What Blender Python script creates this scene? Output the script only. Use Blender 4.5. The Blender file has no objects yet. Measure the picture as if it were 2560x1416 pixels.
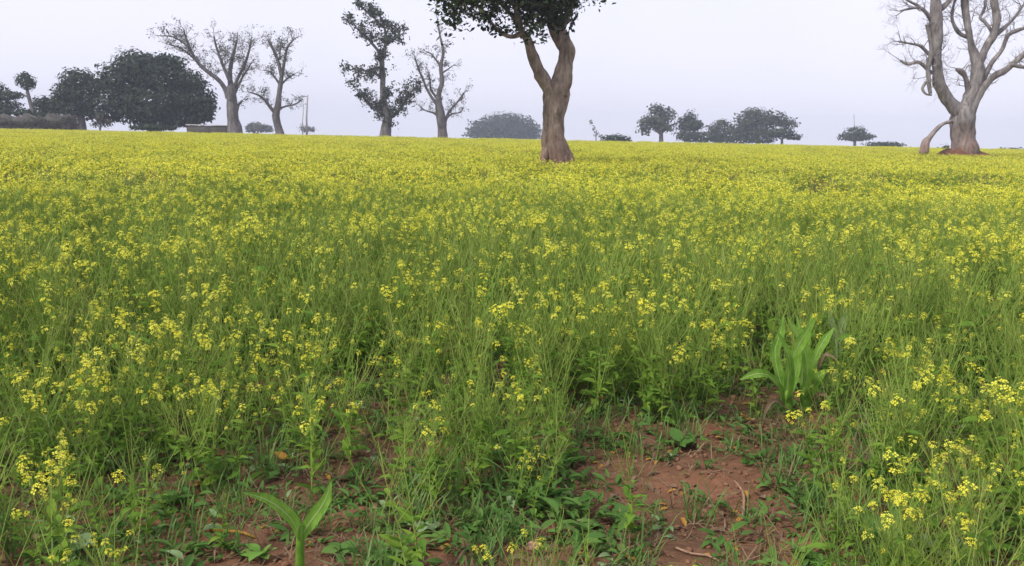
import bpy, math, random
import numpy as np
from mathutils import Vector, Matrix, Euler, noise

# ------------------------------------------------------------------ camera
SC = bpy.context.scene
COL = SC.collection
FPX = 1280 / math.tan(math.radians(30))        # focal length in photo pixels (2560 wide)
CH = 1.35
PITCH, ROLL = math.radians(9.69), math.radians(1.17)
CAM = Vector((0, 0, CH))
Fw = Vector((0, math.cos(PITCH), -math.sin(PITCH)))
U0 = Vector((0, math.sin(PITCH), math.cos(PITCH)))
R0 = Vector((1, 0, 0))
Rt = R0 * math.cos(ROLL) + U0 * math.sin(ROLL)
Up = -R0 * math.sin(ROLL) + U0 * math.cos(ROLL)
cd = bpy.data.cameras.new('camera')
cd.sensor_fit = 'HORIZONTAL'
cd.angle = math.radians(60)
cd.clip_start, cd.clip_end = 0.05, 5000
cam = bpy.data.objects.new('camera', cd)
COL.objects.link(cam)
M = Matrix((Rt, Up, -Fw)).transposed().to_4x4()
M.translation = CAM
cam.matrix_world = M
SC.camera = cam

# ------------------------------------------------------------------ sky, sun, exposure
SUN_EL, SUN_AZ = math.radians(48), math.radians(-125)   # azimuth from +Y, clockwise; sun behind left
world = bpy.data.worlds.new('World')
SC.world = world
world.use_nodes = True
nt = world.node_tree
nt.nodes.clear()
sky = nt.nodes.new('ShaderNodeTexSky')
sky.sky_type = 'NISHITA'
sky.sun_disc = False
sky.sun_elevation = SUN_EL
sky.sun_rotation = SUN_AZ
sky.dust_density = 4
mixc = nt.nodes.new('ShaderNodeMix')
mixc.data_type = 'RGBA'
mixc.inputs[0].default_value = 0.86            # the even veil of winter haze over the blue
mixc.inputs[7].default_value = (7.35, 7.25, 8.45, 1)
cl = nt.nodes.new('ShaderNodeTexNoise'); cl.inputs['Scale'].default_value = 2.2; cl.inputs['Detail'].default_value = 4
tcw = nt.nodes.new('ShaderNodeTexCoord'); mrw = nt.nodes.new('ShaderNodeMapRange')     # the veil is a little uneven, all over the sky
mrw.inputs['From Min'].default_value = .3; mrw.inputs['From Max'].default_value = .7
mrw.inputs['To Min'].default_value = .80; mrw.inputs['To Max'].default_value = .92
nt.links.new(tcw.outputs['Generated'], cl.inputs['Vector']); nt.links.new(cl.outputs['Fac'], mrw.inputs[0]); nt.links.new(mrw.outputs[0], mixc.inputs[0])
bgn = nt.nodes.new('ShaderNodeBackground')
bgn.inputs[1].default_value = 0.1
wo = nt.nodes.new('ShaderNodeOutputWorld')
nt.links.new(sky.outputs[0], mixc.inputs[6])
nt.links.new(mixc.outputs[2], bgn.inputs[0])
nt.links.new(bgn.outputs[0], wo.inputs[0])
sd = bpy.data.lights.new('sun', 'SUN')
sd.energy = 2.5
sd.angle = math.radians(10)
sd.color = (1.0, 0.95, 0.86)
sun = bpy.data.objects.new('sun', sd)
COL.objects.link(sun)
sdir = Vector((math.sin(SUN_AZ) * math.cos(SUN_EL), math.cos(SUN_AZ) * math.cos(SUN_EL), math.sin(SUN_EL)))
sun.rotation_euler = sdir.to_track_quat('Z', 'Y').to_euler()
sun.location = (-20, -20, 30)
SC.view_settings.view_transform = 'Standard'
SC.view_settings.look = 'None'
SC.view_settings.exposure = 0.56
SC.view_settings.gamma = 1
SC.view_settings.use_curve_mapping = False
SC.render.engine = 'CYCLES'
cy = SC.cycles
cy.max_bounces = 4; cy.diffuse_bounces = 2; cy.glossy_bounces = 1
cy.transmission_bounces = 2; cy.volume_bounces = 0; cy.transparent_max_bounces = 4
cy.caustics_reflective = cy.caustics_refractive = False
cy.use_denoising = True
cy.volume_step_rate = 10

# ------------------------------------------------------------------ geometry of the view, used to place things on the ground
def pdir(x, y):
    return Fw + Rt * ((x - 1280) / FPX) + Up * ((708 - y) / FPX)
def px(x, y, Y):
    d = pdir(x, y)
    return CAM + d * (Y / d.y)
def hit(x, y, z=0.0):
    d = pdir(x, y)
    return CAM + d * ((z - CH) / d.z)
def proj(p):
    v = Vector(p) - CAM
    k = v.dot(Fw)
    return 1280 + FPX * v.dot(Rt) / k, 708 - FPX * v.dot(Up) / k
def sstep(a, b, t):
    t = min(1, max(0, (t - a) / (b - a)))
    return t * t * (3 - 2 * t)
EDGE = 101.0
def gz(x, y):
    z = 0.0
    if y > EDGE - 4:
        t = y - (EDGE - 4)
        z -= 0.013 * t * t / (t + 14)
    r = math.hypot(x, y)
    if r < 40:
        k = 1 - sstep(8, 40, r)
        z += k * (0.035 * noise.noise((x * 1.1, y * 1.1, 3.0)) + 0.022 * noise.noise((x * 4.2, y * 4.2, 9.0))
                  + 0.010 * noise.noise((x * 11, y * 11, 5.0)))
    return z

# ------------------------------------------------------------------ materials
def newmat(name):
    m = bpy.data.materials.new(name)
    m.use_nodes = True
    n = m.node_tree
    n.nodes.clear()
    return m, n, n.nodes.new('ShaderNodeOutputMaterial')
def ramp(n, fac, stops):
    r = n.nodes.new('ShaderNodeValToRGB')
    el = r.color_ramp.elements
    while len(el) < len(stops):
        el.new(0.5)
    for e, (p, c) in zip(el, stops):
        e.position = p
        e.color = (*c, 1)
    n.links.new(fac, r.inputs[0])
    return r.outputs[0]
def tex(n, scale, detail=4, rough=0.6, coord='Object', stretch=None):
    tc = n.nodes.new('ShaderNodeTexCoord')
    o = tc.outputs[coord]
    if stretch:
        mp = n.nodes.new('ShaderNodeMapping')
        mp.inputs['Scale'].default_value = stretch
        n.links.new(o, mp.inputs[0])
        o = mp.outputs[0]
    t = n.nodes.new('ShaderNodeTexNoise')
    t.inputs['Scale'].default_value = scale
    t.inputs['Detail'].default_value = detail
    t.inputs['Roughness'].default_value = rough
    n.links.new(o, t.inputs['Vector'])
    return t.outputs['Fac']
def leaf_mat(name, cols, trans=0.35, rough=0.55, use='both'):
    """cols: colour stops picked per leaf (random per island) and per plant (object random)"""
    m, n, out = newmat(name)
    g = n.nodes.new('ShaderNodeNewGeometry')
    oi = n.nodes.new('ShaderNodeObjectInfo')
    if use == 'both':
        a = n.nodes.new('ShaderNodeMath'); a.operation = 'MULTIPLY_ADD'
        a.inputs[1].default_value = 0.55
        n.links.new(g.outputs['Random Per Island'], a.inputs[0])
        b = n.nodes.new('ShaderNodeMath'); b.operation = 'MULTIPLY'; b.inputs[1].default_value = 0.45
        n.links.new(oi.outputs['Random'], b.inputs[0])
        n.links.new(b.outputs[0], a.inputs[2])
        fac = a.outputs[0]
    else:
        fac = g.outputs['Random Per Island']
    c = ramp(n, fac, [(i / (len(cols) - 1), q) for i, q in enumerate(cols)])
    p = n.nodes.new('ShaderNodeBsdfPrincipled')
    p.inputs['Roughness'].default_value = rough
    p.inputs['Specular IOR Level'].default_value = 0.1
    n.links.new(c, p.inputs['Base Color'])
    if trans:
        t = n.nodes.new('ShaderNodeBsdfTranslucent')
        n.links.new(c, t.inputs['Color'])
        mx = n.nodes.new('ShaderNodeMixShader')
        mx.inputs[0].default_value = trans
        n.links.new(p.outputs[0], mx.inputs[1]); n.links.new(t.outputs[0], mx.inputs[2])
        n.links.new(mx.outputs[0], out.inputs[0])
    else:
        n.links.new(p.outputs[0], out.inputs[0])
    return m
def bark_mat(name, cols, scale=6, bump=0.6, stain=None, dist=0.05):
    m, n, out = newmat(name)
    f = tex(n, scale, 6, 0.65, stretch=(1, 1, 0.35))
    c = ramp(n, f, [(0.28 + 0.44 * i / (len(cols) - 1), q) for i, q in enumerate(cols)])
    if stain:                                   # red earth carried up the foot of the trunk (z above the base, ragged edge)
        col, z0, z1 = stain
        tc = n.nodes.new('ShaderNodeTexCoord')
        sx = n.nodes.new('ShaderNodeSeparateXYZ')
        n.links.new(tc.outputs['Object'], sx.inputs[0])
        f2 = tex(n, 2.2, 4, 0.6)
        ad = n.nodes.new('ShaderNodeMath'); ad.operation = 'MULTIPLY_ADD'; ad.inputs[1].default_value = (z1 - z0) * 1.6
        n.links.new(f2, ad.inputs[0]); n.links.new(sx.outputs['Z'], ad.inputs[2])
        mr = n.nodes.new('ShaderNodeMapRange')
        k = (z1 - z0) * 0.8
        mr.inputs['From Min'].default_value = z0 + k; mr.inputs['From Max'].default_value = z1 + k
        mr.inputs['To Min'].default_value = 0.8; mr.inputs['To Max'].default_value = 0
        n.links.new(ad.outputs[0], mr.inputs[0])
        mx = n.nodes.new('ShaderNodeMix'); mx.data_type = 'RGBA'
        n.links.new(mr.outputs[0], mx.inputs[0]); n.links.new(c, mx.inputs[6])
        mx.inputs[7].default_value = (*col, 1)
        c = mx.outputs[2]
    p = n.nodes.new('ShaderNodeBsdfPrincipled')
    p.inputs['Roughness'].default_value = 0.9
    p.inputs['Specular IOR Level'].default_value = 0.15
    n.links.new(c, p.inputs['Base Color'])
    bp = n.nodes.new('ShaderNodeBump'); bp.inputs['Strength'].default_value = bump; bp.inputs['Distance'].default_value = dist
    f3 = tex(n, scale * 2.2, 6, 0.7, stretch=(1, 1, 0.3))
    f4 = tex(n, scale * 3.5, 5, 0.75, stretch=(1, 1, 0.22))
    crack = ramp(n, f4, [(0.34, (.5, .47, .46)), (0.50, (1, 1, 1)), (0.68, (1.3, 1.3, 1.3))])
    ml = n.nodes.new('ShaderNodeMix'); ml.data_type = 'RGBA'; ml.blend_type = 'MULTIPLY'; ml.inputs[0].default_value = 1
    n.links.new(c, ml.inputs[6]); n.links.new(crack, ml.inputs[7]); n.links.new(ml.outputs[2], p.inputs['Base Color'])
    n.links.new(f3, bp.inputs['Height']); n.links.new(bp.outputs[0], p.inputs['Normal'])
    n.links.new(p.outputs[0], out.inputs[0])
    return m
def soil_mat(name='red_soil'):
    m, n, out = newmat(name)
    f1 = tex(n, 1.3, 5, 0.6); f2 = tex(n, 22, 6, 0.7); f3 = tex(n, 160, 3, 0.6)
    c1 = ramp(n, f1, [(0.3, (0.11, 0.060, 0.036)), (0.5, (0.19, 0.092, 0.052)), (0.68, (0.36, 0.155, 0.085))])
    c2 = ramp(n, f2, [(0.25, (0.050, 0.033, 0.020)), (0.5, (0.125, 0.072, 0.042)), (0.75, (0.29, 0.175, 0.11))])
    mx = n.nodes.new('ShaderNodeMix'); mx.data_type = 'RGBA'; mx.inputs[0].default_value = 0.4
    n.links.new(c1, mx.inputs[6]); n.links.new(c2, mx.inputs[7])
    p = n.nodes.new('ShaderNodeBsdfPrincipled'); p.inputs['Roughness'].default_value = 0.95
    p.inputs['Specular IOR Level'].default_value = 0.1
    n.links.new(mx.outputs[2], p.inputs['Base Color'])
    ad = n.nodes.new('ShaderNodeMath'); ad.operation = 'MULTIPLY_ADD'; ad.inputs[1].default_value = 0.35
    n.links.new(f3, ad.inputs[0]); n.links.new(f2, ad.inputs[2])
    bp = n.nodes.new('ShaderNodeBump'); bp.inputs['Strength'].default_value = 0.8; bp.inputs['Distance'].default_value = 0.03
    n.links.new(ad.outputs[0], bp.inputs['Height']); n.links.new(bp.outputs[0], p.inputs['Normal'])
    n.links.new(p.outputs[0], out.inputs[0])
    return m
def plain_mat(name, cols, scale=8, rough=0.9, bump=0.3, dist=0.02):
    m, n, out = newmat(name)
    f = tex(n, scale, 5, 0.6)
    c = ramp(n, f, [(0.3 + 0.4 * i / (len(cols) - 1), q) for i, q in enumerate(cols)])
    p = n.nodes.new('ShaderNodeBsdfPrincipled'); p.inputs['Roughness'].default_value = rough
    p.inputs['Specular IOR Level'].default_value = 0.2
    n.links.new(c, p.inputs['Base Color'])
    bp = n.nodes.new('ShaderNodeBump'); bp.inputs['Strength'].default_value = bump; bp.inputs['Distance'].default_value = dist
    f3 = tex(n, scale * 3, 5, 0.7)
    n.links.new(f3, bp.inputs['Height']); n.links.new(bp.outputs[0], p.inputs['Normal'])
    n.links.new(p.outputs[0], out.inputs[0])
    return m

SOIL = soil_mat()
STEM = leaf_mat('mustard_stem', [(0.155, 0.25, 0.042), (0.235, 0.335, 0.06), (0.31, 0.33, 0.105)], 0.2, .7)
LEAF = leaf_mat('mustard_leaf', [(0.066, 0.155, 0.026), (0.120, 0.24, 0.034), (0.19, 0.32, 0.042), (0.28, 0.37, 0.06)], 0.45, .7)
PETAL = leaf_mat('mustard_petal', [(0.70, 0.62, 0.045), (0.76, 0.74, 0.07), (0.82, 0.82, 0.16)], 0.35, 0.6)
BUD = leaf_mat('mustard_bud', [(0.38, 0.44, 0.05), (0.52, 0.55, 0.06)], 0.2)
WEED = leaf_mat('weed_leaf', [(0.055, 0.135, 0.028), (0.095, 0.195, 0.040), (0.15, 0.25, 0.06)], 0.35)
WEEDB = leaf_mat('bright_weed_leaf', [(0.13, 0.27, 0.045), (0.17, 0.33, 0.06)], 0.35)
GREY_WEED = leaf_mat('pale_weed_leaf', [(0.20, 0.30, 0.13), (0.25, 0.34, 0.17)], 0.3)
def maize_mat():
    m, n, out = newmat('maize_leaf')
    a = ramp(n, tex(n, 14, 4, .6), [(.3, (0.11, 0.25, 0.03)), (.5, (0.18, 0.35, 0.045)), (.7, (0.27, 0.44, 0.08))])
    b = ramp(n, tex(n, 220, 2, .5, stretch=(1, .3, .12)), [(.35, (.85, .86, .85)), (.65, (1.15, 1.12, 1.1))])
    mx = n.nodes.new('ShaderNodeMix'); mx.data_type = 'RGBA'; mx.blend_type = 'MULTIPLY'; mx.inputs[0].default_value = 1
    n.links.new(a, mx.inputs[6]); n.links.new(b, mx.inputs[7])
    p = n.nodes.new('ShaderNodeBsdfPrincipled'); p.inputs['Roughness'].default_value = .6; p.inputs['Specular IOR Level'].default_value = .15
    t = n.nodes.new('ShaderNodeBsdfTranslucent'); ms = n.nodes.new('ShaderNodeMixShader'); ms.inputs[0].default_value = .4
    n.links.new(mx.outputs[2], p.inputs['Base Color']); n.links.new(mx.outputs[2], t.inputs['Color'])
    n.links.new(p.outputs[0], ms.inputs[1]); n.links.new(t.outputs[0], ms.inputs[2]); n.links.new(ms.outputs[0], out.inputs[0])
    return m
MAIZE = maize_mat()
RIB = leaf_mat('maize_midrib', [(0.30, 0.42, 0.14), (0.36, 0.46, 0.18)], .2)
GRASS = leaf_mat('grass_blade', [(0.075, 0.16, 0.036), (0.12, 0.22, 0.05), (0.22, 0.30, 0.115)], 0.35)
DRY = leaf_mat('dry_stalk', [(0.10, 0.065, 0.04), (0.17, 0.115, 0.07), (0.27, 0.20, 0.125)], 0.15, 0.8)
DEAD = leaf_mat('dead_leaf', [(0.38, 0.20, 0.04), (0.44, 0.24, 0.05)], 0.25, 0.7)

# ------------------------------------------------------------------ mesh helpers
class MB:
    def __init__(s):
        s.v, s.f, s.m = [], [], []
    def face(s, pts, mat=0):
        b = len(s.v)
        s.v.extend(tuple(p) for p in pts)
        s.f.append(tuple(range(b, b + len(pts)))); s.m.append(mat)
    def tube(s, pts, rad, n=4, mat=0, gnarl=0, freq=1.0, seed=0.0, cap=True, flute=0):
        pts = [Vector(p) for p in pts]
        b0 = len(s.v)
        t0 = (pts[1] - pts[0]).normalized()
        ref = Vector((1, 0, 0)) if abs(t0.x) < 0.8 else Vector((0, 1, 0))
        a = (ref - t0 * ref.dot(t0)).normalized()
        L = len(pts)
        for i, p in enumerate(pts):
            t = (pts[min(i + 1, L - 1)] - pts[max(i - 1, 0)])
            t = t.normalized() if t.length > 1e-9 else t0
            a = a - t * a.dot(t)
            a = a.normalized() if a.length > 1e-6 else t.orthogonal().normalized()
            c = t.cross(a)
            for k in range(n):
                an = 2 * math.pi * k / n
                d = a * math.cos(an) + c * math.sin(an)
                r = rad[i]
                if gnarl:
                    q = p + d * r
                    r *= 1 + gnarl * noise.noise((q.x * freq + seed, q.y * freq, q.z * freq * 0.6)) \
                           + gnarl * 0.5 * noise.noise((q.x * freq * 3 + seed, q.y * freq * 3, q.z * freq * 1.6))
                if flute:
                    r *= 1 + flute * math.sin(an * 3 + seed + p.z * 0.4) + flute * .6 * math.sin(an * 5 + 2 * seed - p.z * .7)
                s.v.append(tuple(p + d * r))
        for i in range(L - 1):
            for k in range(n):
                k2 = (k + 1) % n
                s.f.append((b0 + i * n + k, b0 + i * n + k2, b0 + (i + 1) * n + k2, b0 + (i + 1) * n + k)); s.m.append(mat)
        if cap:
            s.f.append(tuple(b0 + (L - 1) * n + k for k in range(n))); s.m.append(mat)
            s.f.append(tuple(b0 + k for k in reversed(range(n)))); s.m.append(mat)
    def box(s, x0, x1, y0, y1, z0, z1, mat=0):
        b = len(s.v)
        s.v += [(x0, y0, z0), (x1, y0, z0), (x1, y1, z0), (x0, y1, z0), (x0, y0, z1), (x1, y0, z1), (x1, y1, z1), (x0, y1, z1)]
        for q in ((0, 3, 2, 1), (4, 5, 6, 7), (0, 1, 5, 4), (1, 2, 6, 5), (2, 3, 7, 6), (3, 0, 4, 7)):
            s.f.append(tuple(b + i for i in q)); s.m.append(mat)
    def add(s, verts, faces, M, mat):
        b = len(s.v)
        s.v.extend(tuple(M @ Vector(v)) for v in verts)
        s.f.extend(tuple(b + i for i in f) for f in faces)
        s.m.extend([mat] * len(faces))
    def mesh(s, name, mats, smooth=False, origin=None):
        me = bpy.data.meshes.new(name)
        vs = s.v
        if origin is not None:
            o = Vector(origin)
            vs = [(v[0] - o.x, v[1] - o.y, v[2] - o.z) for v in vs]
        me.from_pydata(vs, [], s.f)
        for m in mats:
            me.materials.append(m)
        if len(mats) > 1:
            me.polygons.foreach_set('material_index', s.m)
        if smooth:
            me.polygons.foreach_set('use_smooth', [True] * len(s.f))
        me.update()
        return me
def link(name, me, parent=None, mtx=None):
    o = bpy.data.objects.new(name, me)
    COL.objects.link(o)
    if parent:
        o.parent = parent
    if mtx is not None:
        o.matrix_basis = mtx
    return o
def tag(o, label=None, cat=None, group=None, kind=None):
    if label: o['label'] = label
    if cat: o['category'] = cat
    if group: o['group'] = group
    if kind: o['kind'] = kind
    return o
def empty(name, loc, label, cat, group=None):
    o = bpy.data.objects.new(name, None)
    o.empty_display_size = 0.2
    COL.objects.link(o)
    o.location = loc
    return tag(o, label, cat, group)
def catmull(P, R, step):
    """smooth a polyline; P vectors, R radii"""
    out, rad = [], []
    n = len(P)
    for i in range(n - 1):
        p0, p1, p2, p3 = P[max(i - 1, 0)], P[i], P[i + 1], P[min(i + 2, n - 1)]
        k = max(1, int((p2 - p1).length / step))
        for j in range(k):
            t = j / k
            out.append(0.5 * ((2 * p1) + (p2 - p0) * t + (2 * p0 - 5 * p1 + 4 * p2 - p3) * t * t + (3 * p1 - p0 - 3 * p2 + p3) * t ** 3))
            rad.append(R[i] + (R[i + 1] - R[i]) * t)
    out.append(P[-1]); rad.append(R[-1])
    return out, rad

# ------------------------------------------------------------------ the ground
def axis(fine0, fine1, step, lo, hi, growth=1.16):
    a = list(np.arange(fine0, fine1, step))
    s, v, up = step, a[-1], []
    while v < hi:
        s *= growth; v += s; up.append(v)
    s, v, dn = step, fine0, []
    while v > lo:
        s *= growth; v -= s; dn.append(v)
    return dn[::-1] + a + up
xs = axis(-3.6, 3.6, 0.045, -700, 700)
ys = axis(1.6, 6.5, 0.045, -60, 900)
verts = [(x, y, gz(x, y)) for y in ys for x in xs]
nx = len(xs)
faces = [(j * nx + i, j * nx + i + 1, (j + 1) * nx + i + 1, (j + 1) * nx + i) for j in range(len(ys) - 1) for i in range(nx - 1)]
me = bpy.data.meshes.new('ground'); me.from_pydata(verts, [], faces); me.materials.append(SOIL)
me.polygons.foreach_set('use_smooth', [True] * len(faces))
tag(link('ground', me), kind='structure')

# ------------------------------------------------------------------ mustard plants
def leaf_shape(segs, fold, droop, lobes, wob):
    """unit leaf along +Y, blade width about 0.3, arching down"""
    v, f = [], []
    for i in range(segs + 1):
        t = i / segs
        w = 0.5 * (math.sin(math.pi * min(1, t ** 0.75)) ** 0.9) * 0.30 + 0.012
        if lobes:
            w *= 1 + lobes * (0.5 if i % 2 else -0.45)
        if i == segs: w = 0.004
        y = t * math.cos(droop * t * 0.6)
        z = -droop * t * t * 0.45
        s = wob * math.sin(t * 5)
        v += [(-w + s * .1, y, z + fold * w), (s * .1, y, z), (w + s * .1, y, z + fold * w)]
    for i in range(segs):
        b = i * 3
        f += [(b, b + 1, b + 4, b + 3), (b + 1, b + 2, b + 5, b + 4)]
    return v, f
LEAFS = [leaf_shape(4, 0.5, 0.7, 0, 0.2), leaf_shape(5, 0.4, 1.0, 0.35, 0.3), leaf_shape(4, 0.6, 0.35, 0, -0.2), leaf_shape(5, 0.3, 1.3, 0.3, -0.3)]
def leaf_mesh(i, mat, name):
    me = bpy.data.meshes.new(name); me.from_pydata(LEAFS[i][0], [], LEAFS[i][1]); me.materials.append(mat)
    return me
def head_shape(seed):
    """one flower head: open four-petalled flowers round a knot of buds; unit radius about 1"""
    r = random.Random(seed)
    b = MB()
    n = r.randint(8, 13)
    for i in range(n):
        an = i * 2.4 + r.uniform(-.3, .3)
        rr = 0.45 + 0.5 * math.sqrt((i + .5) / n) * r.uniform(.8, 1.1)
        rr *= r.uniform(.55, 1.0)
        c = Vector((math.cos(an) * rr, math.sin(an) * rr, 0.55 - 1.3 * (i / n) + r.uniform(-.25, .25)))
        nrm = (c + Vector((0, 0, 0.9))).normalized()
        q = nrm.to_track_quat('Z', 'Y').to_matrix()
        ro = r.uniform(0, 1.6); s = r.uniform(.24, .36)
        for k in range(4):
            a2 = ro + k * math.pi / 2
            u = Vector((math.cos(a2), math.sin(a2), 0)); w = Vector((-u.y, u.x, 0))
            pts = [u * 0.04, u * s * .7 + w * s * .42 + Vector((0, 0, s * .16)), u * s * 1.15 + Vector((0, 0, s * .1)), u * s * .7 - w * s * .42 + Vector((0, 0, s * .16))]
            b.face([c + q @ p for p in pts], 0)
    for i in range(6):
        an = r.uniform(0, 6.28); rr = r.uniform(0, .3)
        c = Vector((math.cos(an) * rr, math.sin(an) * rr, 0.45 + r.uniform(-.1, .15)))
        s = r.uniform(.07, .12)
        top, bot = c + Vector((0, 0, s * 1.6)), c - Vector((0, 0, s * 1.2))
        ring = [c + Vector((math.cos(k * 2.094) * s, math.sin(k * 2.094) * s, 0)) for k in range(3)]
        for k in range(3):
            b.face([ring[k], ring[(k + 1) % 3], top], 1); b.face([ring[(k + 1) % 3], ring[k], bot], 1)
    return b
HEADS = [head_shape(40 + i) for i in range(5)]
HEAD_ME = [h.mesh('flower_head', [PETAL, BUD]) for h in HEADS]
LEAF_ME = [leaf_mesh(i, LEAF, 'leaf') for i in range(4)]
WEED_ME = [leaf_mesh(i, WEED, 'weed_leaf') for i in range(4)]

def frame(pos, d, size, roll=0.0):
    """matrix taking +Y to d, +Z roughly up"""
    d = Vector(d).normalized()
    side = d.cross(Vector((0, 0, 1)))
    side = side.normalized() if side.length > 1e-4 else Vector((1, 0, 0))
    up = side.cross(d)
    m = Matrix((side, d, up)).transposed() @ Matrix.Rotation(roll, 3, 'Y')
    return Matrix.Translation(pos) @ m.to_4x4() @ Matrix.Scale(size, 4)
def plant_spec(seed, h=0.5, heads=True, leafy=1.0):
    r = random.Random(seed)
    segs, leaves, hd = [], [], []
    lean = Vector((r.uniform(-.16, .16), r.uniform(-.16, .16), 1)).normalized()
    bend = Vector((r.uniform(-.1, .1), r.uniform(-.1, .1), 0))
    axisf = lambda t: lean * (h * t) + bend * (h * t * t)
    segs.append(([axisf(t) for t in (0, .3, .6, .85, 1)], [.0034, .003, .0024, .0018, .0012]))
    def pods(p0, p1, n):
        for _ in range(n):
            t = r.random(); p = p0.lerp(p1, t); a = r.uniform(0, 6.28); l = r.uniform(.02, .045)
            q = p + Vector((math.cos(a) * l * .75, math.sin(a) * l * .75, l * .7))
            segs.append(([p, q], [.0006, .0011]))
    ends = [(axisf(1), lean)]
    pods(axisf(.78), axisf(.96), 7)
    nb = r.randint(5, 8)
    for i in range(nb):
        t = r.uniform(.28, .82); a = i * 2.4 + r.uniform(-.5, .5)
        o = Vector((math.cos(a), math.sin(a), 0))
        L = h * (1.02 - t) * r.uniform(.75, 1.15) + .03
        p0 = axisf(t); p1 = p0 + (o * .42 + Vector((0, 0, .6))) * L * .5; p2 = p0 + (o * .55 + Vector((0, 0, 1))) * L * .93
        segs.append(([p0, p1, p2], [.0019, .0015, .0010]))
        pods(p1, p2, 3)
        ends.append((p2, (p2 - p1).normalized()))
        for _ in range(r.randint(1, 2)):
            q0 = p0.lerp(p1, r.uniform(.5, 1)); a2 = r.uniform(0, 6.28)
            q1 = q0 + Vector((math.cos(a2) * .35, math.sin(a2) * .35, 1)) * L * r.uniform(.25, .6)
            segs.append(([q0, q1], [.0011, .0007]))
            if r.random() < .5: ends.append((q1, (q1 - q0).normalized()))
        leaves.append((frame(p0, o + Vector((0, 0, r.uniform(.1, .9))), r.uniform(.05, .10), r.uniform(-.5, .5)), r.choice((0, 2))))
    for i in range(int(r.randint(6, 8) * leafy)):
        t = r.uniform(.04, .62); a = i * 2.1 + r.uniform(-.6, .6)
        o = Vector((math.cos(a), math.sin(a), r.uniform(.15, .9)))
        leaves.append((frame(axisf(t), o, r.uniform(.06, .12) * (1.25 - t), r.uniform(-.6, .6)), r.randint(0, 3)))
    if heads:
        for p, d in ends:
            if r.random() < .5: continue
            s = r.uniform(.012, .022) if r.random() < .75 else r.uniform(.024, .033)
            q = (d + Vector((r.uniform(-.3, .3), r.uniform(-.3, .3), .4))).normalized().to_track_quat('Z', 'Y').to_matrix().to_4x4()
            hd.append((Matrix.Translation(p) @ q @ Matrix.Scale(s, 4), r.randrange(len(HEADS))))
    return segs, leaves, hd
NVAR = 12
SPECS = [plant_spec(100 + i, 0.5, i < 10, 1.0 if i < 10 else 1.6) for i in range(NVAR)]
STEM_ME = []
for sp in SPECS:
    b = MB()
    for p, rd in sp[0]:
        b.tube(p, rd, 3, cap=False)
    STEM_ME.append(b.mesh('mustard_stem', [STEM]))
def merged(sp, name):
    b = MB()
    for p, rd in sp[0]:
        b.tube(p, rd, 3, 0, cap=False)
    for m, i in sp[1]:
        b.add(*LEAFS[i], m, 1)
    for m, i in sp[2]:
        h = HEADS[i]; b0 = len(b.v)
        b.v.extend(tuple(m @ Vector(v)) for v in h.v)
        b.f.extend(tuple(b0 + j for j in f) for f in h.f); b.m.extend(2 + k for k in h.m)
    return b.mesh(name, [STEM, LEAF, PETAL, BUD])
def source_collection(name, meshes):
    c = bpy.data.collections.new(name)             # never linked: only a store of shapes for the crop
    for i, me in enumerate(meshes):
        c.objects.link(bpy.data.objects.new('%s_%02d' % (name, i), me))
    return c
SRC_PLANT = source_collection('plant_shape', [merged(sp, 'plant_shape') for sp in SPECS])
def patch(seed, n, size, yellow, brown=False):
    """a tussock of the far crop: n simple plants"""
    r = random.Random(seed); b = MB()
    for _ in range(n):
        x, y = r.uniform(-size, size), r.uniform(-size, size); h = r.uniform(.30, .58)
        p0 = Vector((x, y, 0)); lean = Vector((r.uniform(-.12, .12), r.uniform(-.12, .12), 1))
        b.tube([p0, p0 + lean * h], [.004, .002], 3, 0, cap=False)
        for i in range(6):
            p = p0 + lean * (h * r.uniform(.1, .85)); a = r.uniform(0, 6.28); l = r.uniform(.05, .12)
            d = Vector((math.cos(a), math.sin(a), r.uniform(-.1, 1.0))).normalized() * l
            w = d.cross(Vector((0, 0, 1))).normalized() * l * .17
            b.face([p, p + d * .55 + w, p + d - Vector((0, 0, l * .12)), p + d * .55 - w], 1)
        for i in range(4):
            a = r.uniform(0, 6.28); t = r.uniform(.78, 1.02); o = Vector((math.cos(a), math.sin(a), 0)) * (.12 * (1.1 - t) * 3 + .02)
            p = p0 + lean * h * t + o
            b.tube([p0 + lean * h * (t - .25), p], [.0025, .0015], 3, 0, cap=False)
            if r.random() > yellow: continue
            for k in range(7):
                c = p + Vector((r.gauss(0, .016), r.gauss(0, .016), r.gauss(0, .012)))
                u = Vector((r.gauss(0, 1), r.gauss(0, 1), r.gauss(0, .5))).normalized() * r.uniform(.009, .015)
                w = u.cross(Vector((r.gauss(0, .5), r.gauss(0, .5), 1))).normalized() * r.uniform(.008, .013)
                b.face([c - u, c + w, c + u, c - w], 2)
    return b.mesh('crop_patch', [brown and DRY or STEM, LEAF, PETAL])
SRC_PATCH = source_collection('crop_patch', [patch(7 + i, 30, .42, (.68 if i < 5 else .3), i >= 7) for i in range(8)])

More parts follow.
